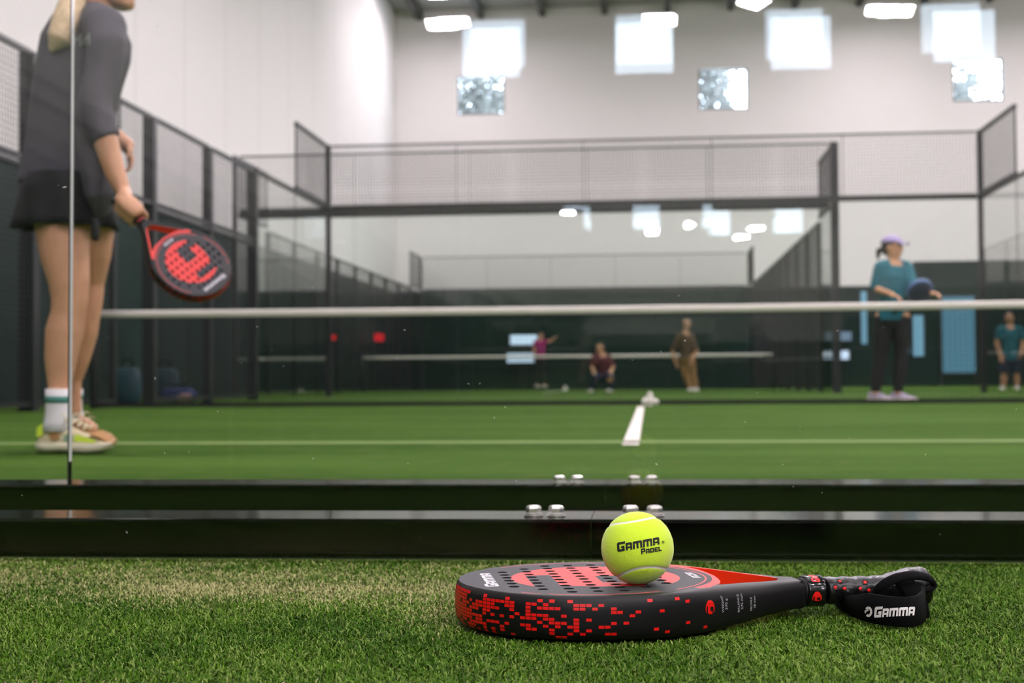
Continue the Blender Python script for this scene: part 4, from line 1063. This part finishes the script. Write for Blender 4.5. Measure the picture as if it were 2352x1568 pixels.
# legs
def leg(hip, knee, ank, dy, ks=1.0):
    pts = [A(hip[0], hip[1], dy*.6), A((hip[0]*.55+knee[0]*.45), hip[1]*.55+knee[1]*.45, dy*.8), A(knee[0]-1, knee[1]-40, dy), A(knee[0], knee[1], dy), A(knee[0]-4, knee[1]+32, dy), A(knee[0]-10 - .1*(knee[0]-ank[0]), knee[1]+72, dy), A(ank[0]*.6+knee[0]*.4-6, knee[1]+135, dy), A(ank[0], ank[1]-40, dy), A(ank[0], ank[1], dy), A(ank[0], ank[1]+26, dy)]
    b.tube(pts, [(.090*ks, .092*ks), (.080*ks, .080*ks), (.066*ks, .064*ks), (.060*ks, .056*ks), (.057*ks, .053*ks), (.063*ks, .057*ks), (.054*ks, .050*ks), (.037*ks, .034*ks), (.034*ks, .034*ks), (.036*ks, .036*ks)], 18, ref=(1, 0, 0))
leg((142, 510), (160, 690), (136, 930), -.05, .98)
leg((207, 500), (198, 690), (164, 915), .12, .93)
for a_, t_, dy in (((128, 985), (172, 1015), -.07), ((160, 962), (205, 985), .14)): b.tube([A(*a_, dy), A(*t_, dy)], [.034, .030], 10)
# right arm (near), left arm (far)
ARM_R = [A(240, 84, -.10), A(237, 160, -.14), A(220, 245, -.17), A(241, 318, -.17), A(264, 395, -.17), A(287, 448, -.17)]
b.tube(ARM_R, [.050, .048, .043, .040, .034, (.028, .022)], 14)
ARM_L = [A(160, 75, .20), A(178, 170, .32), A(205, 268, .34), A(252, 306, .27), A(292, 334, .18)]
b.tube(ARM_L, [.056, .048, .042, .034, .026], 14)
hand(b, ARM_L[-1], Vector((.22, -.05, -.8)), Vector((-.8, -.5, -.2)), Vector((.5, -.6, .4)), .75, .8)
# the racket hand closed round the handle
RU = Vector((-.755, .0, .656)); cs, sn_ = math.cos(math.radians(40)), math.sin(math.radians(40))
RV = Vector((-.656, 0, -.755))*cs + Vector((0, -1, 0))*sn_; RN = RU.cross(RV)
RC = at(437, 619, 4.30); HG = RC + RU*.268 + RN*.0205
fist(b, HG, -RU, .017, Vector((.35, -.75, .5)))
b.tube([ARM_R[-1], HG + Vector((-.006, -.018, .036))], [(.028, .024), (.030, .022)], 12)
body = remeshed(b, 'body', 'skin', pl, .0055, 3)
# eyes and mouth
for q in (-1, 1):
    mb = MB(); mb.ball(hp(q*.030, .082, .004), .0125, nu=12, nv=8); e_ = mb.build('eye', 'eye_white', pl, True)
    mb = MB(); mb.ball(hp(q*.030, .091, .004), .006, nu=10, nv=6); mb.build('iris', 'iris', e_, True)
mb = MB(); mb.tube([hp(-.022, .088, -.060), hp(0, .098, -.060), hp(.022, .088, -.060)], [.004, .007, .004], 8); mb.build('lips', 'lip', pl, True)
# shirt: torso and both sleeves as one cloth
b = MB()
tor = [(153, 424, .156), (153, 400, .150), (157, 340, .138), (165, 270, .138), (181, 180, .144), (198, 110, .150), (213, 66, .134), (223, 40, .092), (226, 22, .066)]
b.tube([A(x, y, .03) for x, y, r in tor], [(r, r*.80) for x, y, r in tor], 24, ref=(1, .45, 0), rounded=False)
b.tube([A(150, 82, .16), A(212, 48, .03), A(243, 66, -.09)], [.058, .072, .072], 14)
b.tube([A(236, 54, -.08), A(245, 106, -.13), A(237, 165, -.14), A(221, 225, -.165), A(220, 252, -.17), A(232, 296, -.17), A(244, 322, -.17)], [.074, .064, .060, .053, .052, .053, .050], 16, rounded=False)
b.tube([A(158, 78, .20), A(178, 170, .32), A(205, 268, .34), A(236, 298, .31)], [.062, .056, .052, .044], 14, rounded=False)
# a few soft drape folds at the side and the longer front corner of the hem
b.tube([A(205, 250, -.08), A(220, 350, -.08), A(236, 440, -.06), A(240, 472, -.03)], [(.05, .07), (.055, .09), (.05, .10), (.03, .08)], 12, ref=(1, 0, 0))
shirt = remeshed(b, 'shirt', 'shirt_grey', pl, .008, 6)
# lettering across the shoulder blades, partly under the hair
tr_, inv_ = bvh_of(shirt)
vs, fs = font_tris('rld', 38)
mb = MB(); mb.add([onto(tr_, inv_, 166 + x*.98, 107 - x*.10 - y*1.05, .009) for x, y in vs], fs); mb.build('lettering', 'print_pale', shirt, recalc=False)
# skirt
mb = MB(); rings = []
for px_, py_, r, fl in ((156, 404, .140, 0), (154, 440, .150, .0), (152, 480, .156, .006), (151, 505, .161, .010), (150, 525, .165, .013)):
    c = A(px_, py_, .02); rings.append([c + Vector((1, .45, 0)).normalized()*((r + fl*math.sin(j*11*2*math.pi/66))*math.cos(2*math.pi*j/66)) + Vector((-.45, 1, 0)).normalized()*((r*.98 + fl*math.sin(j*11*2*math.pi/66))*math.sin(2*math.pi*j/66)) for j in range(66)])
inner = [[Vector(v) + (rings[k_][0]*0 + (sum(rings[k_], Vector())/66 - Vector(v))*.03) for v in rings[k_]] for k_ in range(len(rings)-1, -1, -1)]
mb.loft(rings + inner, caps=True); mb.build('skirt', 'skirt_black', pl, True)
mb = MB(); mb.tube([A(218, 505, -.10), A(219, 545, -.10)], [(.017, .012), (.019, .012)], 12); mb.build('undershorts', 'skirt_black', pl, True)
# hair: swept back, long pony tail over the left shoulder blade
b = MB(); rotm = Matrix((Vector((hf_.y, -hf_.x, 0)), hf_, Vector((0,0,1)))).transposed()
b.ball(hp(0, -.014, .016), (.079, .094, .086), rot=rotm); b.ball(hp(0, -.06, -.02), (.066, .05, .066), rot=rotm)
ponyt = [hp(0, -.095, .03), hp(0, -.125, .0), A(168, 0, -.06), A(152, 48, -.09), A(136, 92, -.11), A(122, 112, -.11)]
b.tube(ponyt, [.024, .034, .042, .046, .040, .012], 14)
b.tube([hp(.02, -.09, .02), A(158, 10, -.08), A(135, 70, -.11), A(115, 108, -.11)], [.016, .022, .026, .008], 10)
remeshed(b, 'hair', 'hair_blonde', pl, .006, 3)
mb = MB(); mb.tube([hp(0, -.100, .028), hp(0, -.112, .016)], .029, 14); mb.build('hair_tie', 'skirt_black', pl, True)
# socks and shoes
for (a1, a2, dy, hl, to) in (((134, 893), (132, 990), -.07, (91, 1037), (256, 1038)), ((162, 893), (160, 965), .14, (125, 1004), (262, 1008))):
    mb = MB(); P_ = [A(a1[0] + (a2[0]-a1[0])*t, a1[1] + (a2[1]-a1[1])*t, dy) for t in (0, .25, .5, .75, 1)]
    mb.tube(P_, [.041, .040, .039, .043, .050], 18, rounded=False); sk = mb.build('sock', 'sock', pl, True)
    mb = MB(); Q_ = [A(a1[0] + (a2[0]-a1[0])*t, a1[1] + (a2[1]-a1[1])*t, dy) for t in (.17, .33)]; mb.tube(Q_, [.0418, .0412], 18, rounded=False); mb.build('sock_stripe', 'sock_band', sk, True)
    H_, T_ = A(*hl, dy), A(*to, dy); H_.z = T_.z = 0
    shoe(pl, H_, T_)
# the held racket: same kind as the one on the turf, without a wrist strap
def copy_racket():
    r_ = rk.copy(); COL.objects.link(r_)
    for ch in rk.children:
        if ch.name.startswith('wrist_strap'): continue
        c = ch.copy(); COL.objects.link(c); c.parent = r_
        for g_ in ch.children: d_ = g_.copy(); COL.objects.link(d_); d_.parent = c
    return r_
r2 = copy_racket(); r2['label'] = 'black and red padel racket hanging from the hand of the woman at left'
r2.rotation_mode = 'QUATERNION'; r2.rotation_quaternion = Matrix((RU, RV, RN)).transposed().to_quaternion(); r2.location = RC

# ---- people further away
def figure(label, y, J, cloth, face=(1, -.2), voxel=.012, s=1.0, name='person'):
    """J: joints as pixel positions (px, py, depth offset); cloth: materials and sleeve / trouser choices"""
    P = {k_: at(v[0], v[1], y + (v[2] if len(v) > 2 else 0)) for k_, v in J.items()}
    foot = (P['ank_r'] + P['ank_l']) / 2
    e = empty(name, (foot.x, foot.y, 0), label, 'person')
    f = Vector((face[0], face[1], 0)).normalized(); sh = (P['sh_r'] - P['sh_l']); sh.z = 0; ref = sh.normalized() if sh.length > .05 else Vector((1, 0, 0))
    ch = (P['sh_r'] + P['sh_l'])/2; hp_ = (P['hip_r'] + P['hip_l'])/2
    k_ = s
    b = MB()
    spine = [hp_ - (ch - hp_)*.08, hp_ + (ch-hp_)*.25, hp_ + (ch-hp_)*.5, hp_ + (ch-hp_)*.8, ch]
    b.tube(spine, [(.150*k_, .105*k_), (.128*k_, .095*k_), (.130*k_, .095*k_), (.150*k_, .105*k_), (.135*k_, .08*k_)], 16, ref=ref)
    b.tube([ch, (ch + P['head'])/2, P['head']], [.06*k_, .05*k_, .05*k_], 12)
    hpf = head_shape(b, P['head'], f, 0, k_)
    for q in 'rl':
        b.tube([P['sh_'+q], P['el_'+q], P['wr_'+q]], [.052*k_, .042*k_, .028*k_], 12)
        dv = (P['wr_'+q] - P['el_'+q]).normalized(); hand(b, P['wr_'+q], dv, Vector((0,-.3,-1)) if abs(dv.z) < .8 else f*-1, f if abs(dv.z) > .8 else Vector((0,0,1)), .4, k_)
        kn, an_ = P['kn_'+q], P['ank_'+q]
        b.tube([P['hip_'+q], (P['hip_'+q]+kn)/2, kn, kn + (an_-kn)*.3, an_], [.088*k_, .075*k_, .056*k_, .058*k_, .036*k_], 12)
        b.tube([an_, an_ + f*.08 - Vector((0,0,.03))], [.034, .028], 8)
    remeshed(b, 'body', cloth.get('skin', 'skin_tan'), e, voxel, 3)
    for q in (-1, 1):
        mb = MB(); mb.ball(hpf(q*.030, .083, .004), .012*k_, nu=8, nv=6); mb.build('eye', 'iris', e, True)
    b = MB()
    b.tube(spine[0:] , [(.162*k_, .118*k_), (.142*k_, .108*k_), (.143*k_, .108*k_), (.160*k_, .115*k_), (.14*k_, .088*k_)], 18, ref=ref, rounded=False)
    b.tube([P['sh_l'], ch + Vector((0,0,.02)), P['sh_r']], .062*k_, 12)
    for q in 'rl':
        t = cloth.get('sleeve', .5); end = P['sh_'+q] + (P['el_'+q]-P['sh_'+q])*min(1, t*2) ; pts = [P['sh_'+q], end]
        if t > .5: pts.append(P['el_'+q] + (P['wr_'+q]-P['el_'+q])*(t-.5)*2)
        b.tube(pts, [.064*k_, .055*k_, .045*k_][:len(pts)], 12, rounded=False)
    remeshed(b, 'shirt', cloth['shirt'], e, voxel, 4)
    b = MB(); lo = cloth.get('trouser', 1.0)
    b.tube(spine[:2], [(.160*k_, .116*k_), (.135*k_, .102*k_)], 16, ref=ref)
    for q in 'rl':
        kn, an_ = P['kn_'+q], P['ank_'+q]; pts = [P['hip_'+q], (P['hip_'+q]+kn)/2, kn]; rr_ = [.096*k_, .083*k_, .066*k_]
        if lo > .5: pts += [kn + (an_-kn)*.3, kn + (an_-kn)*.95]; rr_ += [.066*k_, .046*k_]
        else: pts = pts[:2] + [(P['hip_'+q]+kn)/2*.3 + kn*.7]; rr_ = [.1*k_, .094*k_, .09*k_]
        b.tube(pts, rr_, 12, rounded=False)
    remeshed(b, 'trousers', cloth['legs'], e, voxel, 4)
    for q in 'rl':
        an_ = P['ank_'+q].copy(); g0 = an_ - f*.07; g0.z = max(0, an_.z - .085); g1 = g0 + f*.26
        shoe(e, g0, g1, mats=(cloth['shoes'], 'shoe_sole', 'shoe_neon', 'shoe_tan', 'lace'), rich=False)
    rotm = Matrix((Vector((f.y, -f.x, 0)), f, Vector((0,0,1)))).transposed()
    b = MB(); b.ball(hpf(0, -.016, .018), (.078*k_, .092*k_, .084*k_), rot=rotm); b.ball(hpf(0, -.055, -.03), (.06*k_, .045*k_, .06*k_), rot=rotm)
    if cloth.get('pony'): b.tube([hpf(0, -.09, -.01), hpf(0, -.135, -.03), hpf(-.01, -.15, -.11)], [.022, .034, .014], 10)
    remeshed(b, 'hair', cloth.get('hair', 'hair_dark'), e, voxel*.8, 2)
    if cloth.get('cap'):
        mb = MB(); rings = []
        for i in range(7):
            t = math.pi/2*i/6; rings.append([Vector(hpf(.088*math.cos(t)*math.cos(a), -.008 + .106*math.cos(t)*math.sin(a), .036 + .078*math.sin(t))) for a in [2*math.pi*j/24 for j in range(24)]])
        mb.loft(rings); c_ = mb.build('cap', cloth['cap'], e, True)
        mb = MB(); br = [[Vector(hpf(.075*x*(1 - .25*t), .080 + .095*t*(1 - .35*x*x), .040 - .012*t - .012*x*x + dz)) for x in [-1 + 2*j/10 for j in range(11)]] for t in (0, .35, .7, 1) for dz in (0,)]
        top_ = [q for r_ in br for q in r_]; n_ = 11; bot_ = [q - Vector((0,0,.006)) for q in top_]
        fs_ = [(i*n_+j, i*n_+j+1, (i+1)*n_+j+1, (i+1)*n_+j) for i in range(3) for j in range(10)]
        o_ = len(top_); mb.add(top_ + bot_, fs_ + [tuple(x + o_ for x in reversed(f4)) for f4 in fs_] + [(3*n_+j, 3*n_+j+1, o_+3*n_+j+1, o_+3*n_+j) for j in range(10)])
        mb.build('cap_brim', cloth['cap'], c_, True)
    return e, P
# far player beyond the net
fe, FP = figure('woman in teal shirt, dark leggings and lilac cap standing beyond the net', 14.1,
    dict(head=(2049, 566), sh_r=(2022, 612, -.05), sh_l=(2082, 612, .05), el_r=(2010, 662, -.06), el_l=(2100, 662, -.08), wr_r=(2048, 676, -.22), wr_l=(2138, 671, -.26),
         hip_r=(2030, 728), hip_l=(2070, 728), kn_r=(2023, 822), kn_l=(2070, 822), ank_r=(2010, 905), ank_l=(2062, 905)),
    dict(shirt='teal_shirt', legs='legging', shoes='shoe_lilac', cap='cap_lilac', pony=True, sleeve=.56, skin='skin_tan'), face=(.86, -.5))
# her racket, held in front of the waist
e = empty('padel_racket', at(2112, 668, 13.82), 'dark blue padel racket held at the waist by the woman beyond the net', 'racket')
u1 = Vector((.70, -.35, .62)).normalized(); n1 = Vector((.35, -.85, -.2)); n1 = (n1 - u1*n1.dot(u1)).normalized(); v1 = n1.cross(u1)
hcx = Vector((0, 0, 0))
mb = MB(); mb.loft([[hcx + u1*(.125*k_*math.cos(a)) + v1*(.115*k_*math.sin(a)) + n1*zz for a in [2*math.pi*j/36 for j in range(36)]] for k_, zz in ((.9, -.019), (1, -.012), (1, .012), (.9, .019))]); mb.build('head', 'racket_blue', e)
mb = MB(); mb.loft([[hcx + u1*(.122*math.cos(a) + dr*math.cos(a)) + v1*(.113*math.sin(a) + dr*math.sin(a)) + n1*zz for a in [2*math.pi*j/36 for j in range(36)]] for dr, zz in ((.002, -.02), (.007, -.012), (.007, .012), (.002, .02), (-.010, .021))], caps=False); mb.build('rim', 'racket_rim', e)
mb = MB(); mb.tube([-u1*.11 + v1*.05, -u1*.2], [.012, .014], 8); mb.tube([-u1*.11 - v1*.05, -u1*.2], [.012, .014], 8); mb.tube([-u1*.19, -u1*.32], .016, 10); mb.build('handle', 'grip', e)
# people on the courts beyond
figure('person in brown patterned shirt and khaki trousers seen through the net', 27.5,
    dict(head=(1578, 742), sh_r=(1560, 772, -.1), sh_l=(1586, 770, .1), el_r=(1545, 806, -.1), el_l=(1600, 806), wr_r=(1552, 832, -.2), wr_l=(1588, 830, -.15), hip_r=(1566, 822), hip_l=(1586, 822), kn_r=(1575, 862), kn_l=(1592, 860), ank_r=(1588, 897), ank_l=(1600, 896)),
    dict(shirt='brown_cloth', legs='khaki', shoes='shoe_white', sleeve=.5), face=(-.3, -.9), voxel=.016)
figure('person in dark maroon shirt crouching behind the net', 27.0,
    dict(head=(1378, 798), sh_r=(1366, 818, -.1), sh_l=(1396, 818, .1), el_r=(1360, 842, -.15), el_l=(1408, 842), wr_r=(1366, 862, -.25), wr_l=(1400, 862, -.2), hip_r=(1376, 862, .1), hip_l=(1398, 862, .1), kn_r=(1362, 868, -.3), kn_l=(1404, 868, -.3), ank_r=(1360, 896, -.1), ank_l=(1402, 897, -.1)),
    dict(shirt='maroon', legs='navy', shoes='shoe_white', sleeve=.5), face=(-.3, -.9), voxel=.016)
figure('person in teal shirt and navy shorts beyond the far right corner', 26.0,
    dict(head=(2318, 728), sh_r=(2296, 756), sh_l=(2342, 756), el_r=(2290, 790), el_l=(2350, 790), wr_r=(2298, 818, -.1), wr_l=(2344, 818, -.1), hip_r=(2308, 822), hip_l=(2334, 822), kn_r=(2306, 862), kn_l=(2336, 862), ank_r=(2304, 896), ank_l=(2338, 896)),
    dict(shirt='teal_shirt', legs='navy', shoes='shoe_white', sleeve=.35, trouser=.4), face=(-.4, -.9), voxel=.016)
figure('person in magenta shirt far behind the net beside the lit white signs', 42.0,
    dict(head=(1242, 770), sh_r=(1230, 785), sh_l=(1252, 784), el_r=(1226, 802), el_l=(1262, 784), wr_r=(1228, 816), wr_l=(1274, 776), hip_r=(1234, 822), hip_l=(1248, 822), kn_r=(1234, 852), kn_l=(1248, 852), ank_r=(1233, 883), ank_l=(1249, 883)),
    dict(shirt='magenta', legs='legging', shoes='shoe_white', sleeve=.35), face=(.6, -.8), voxel=.018)
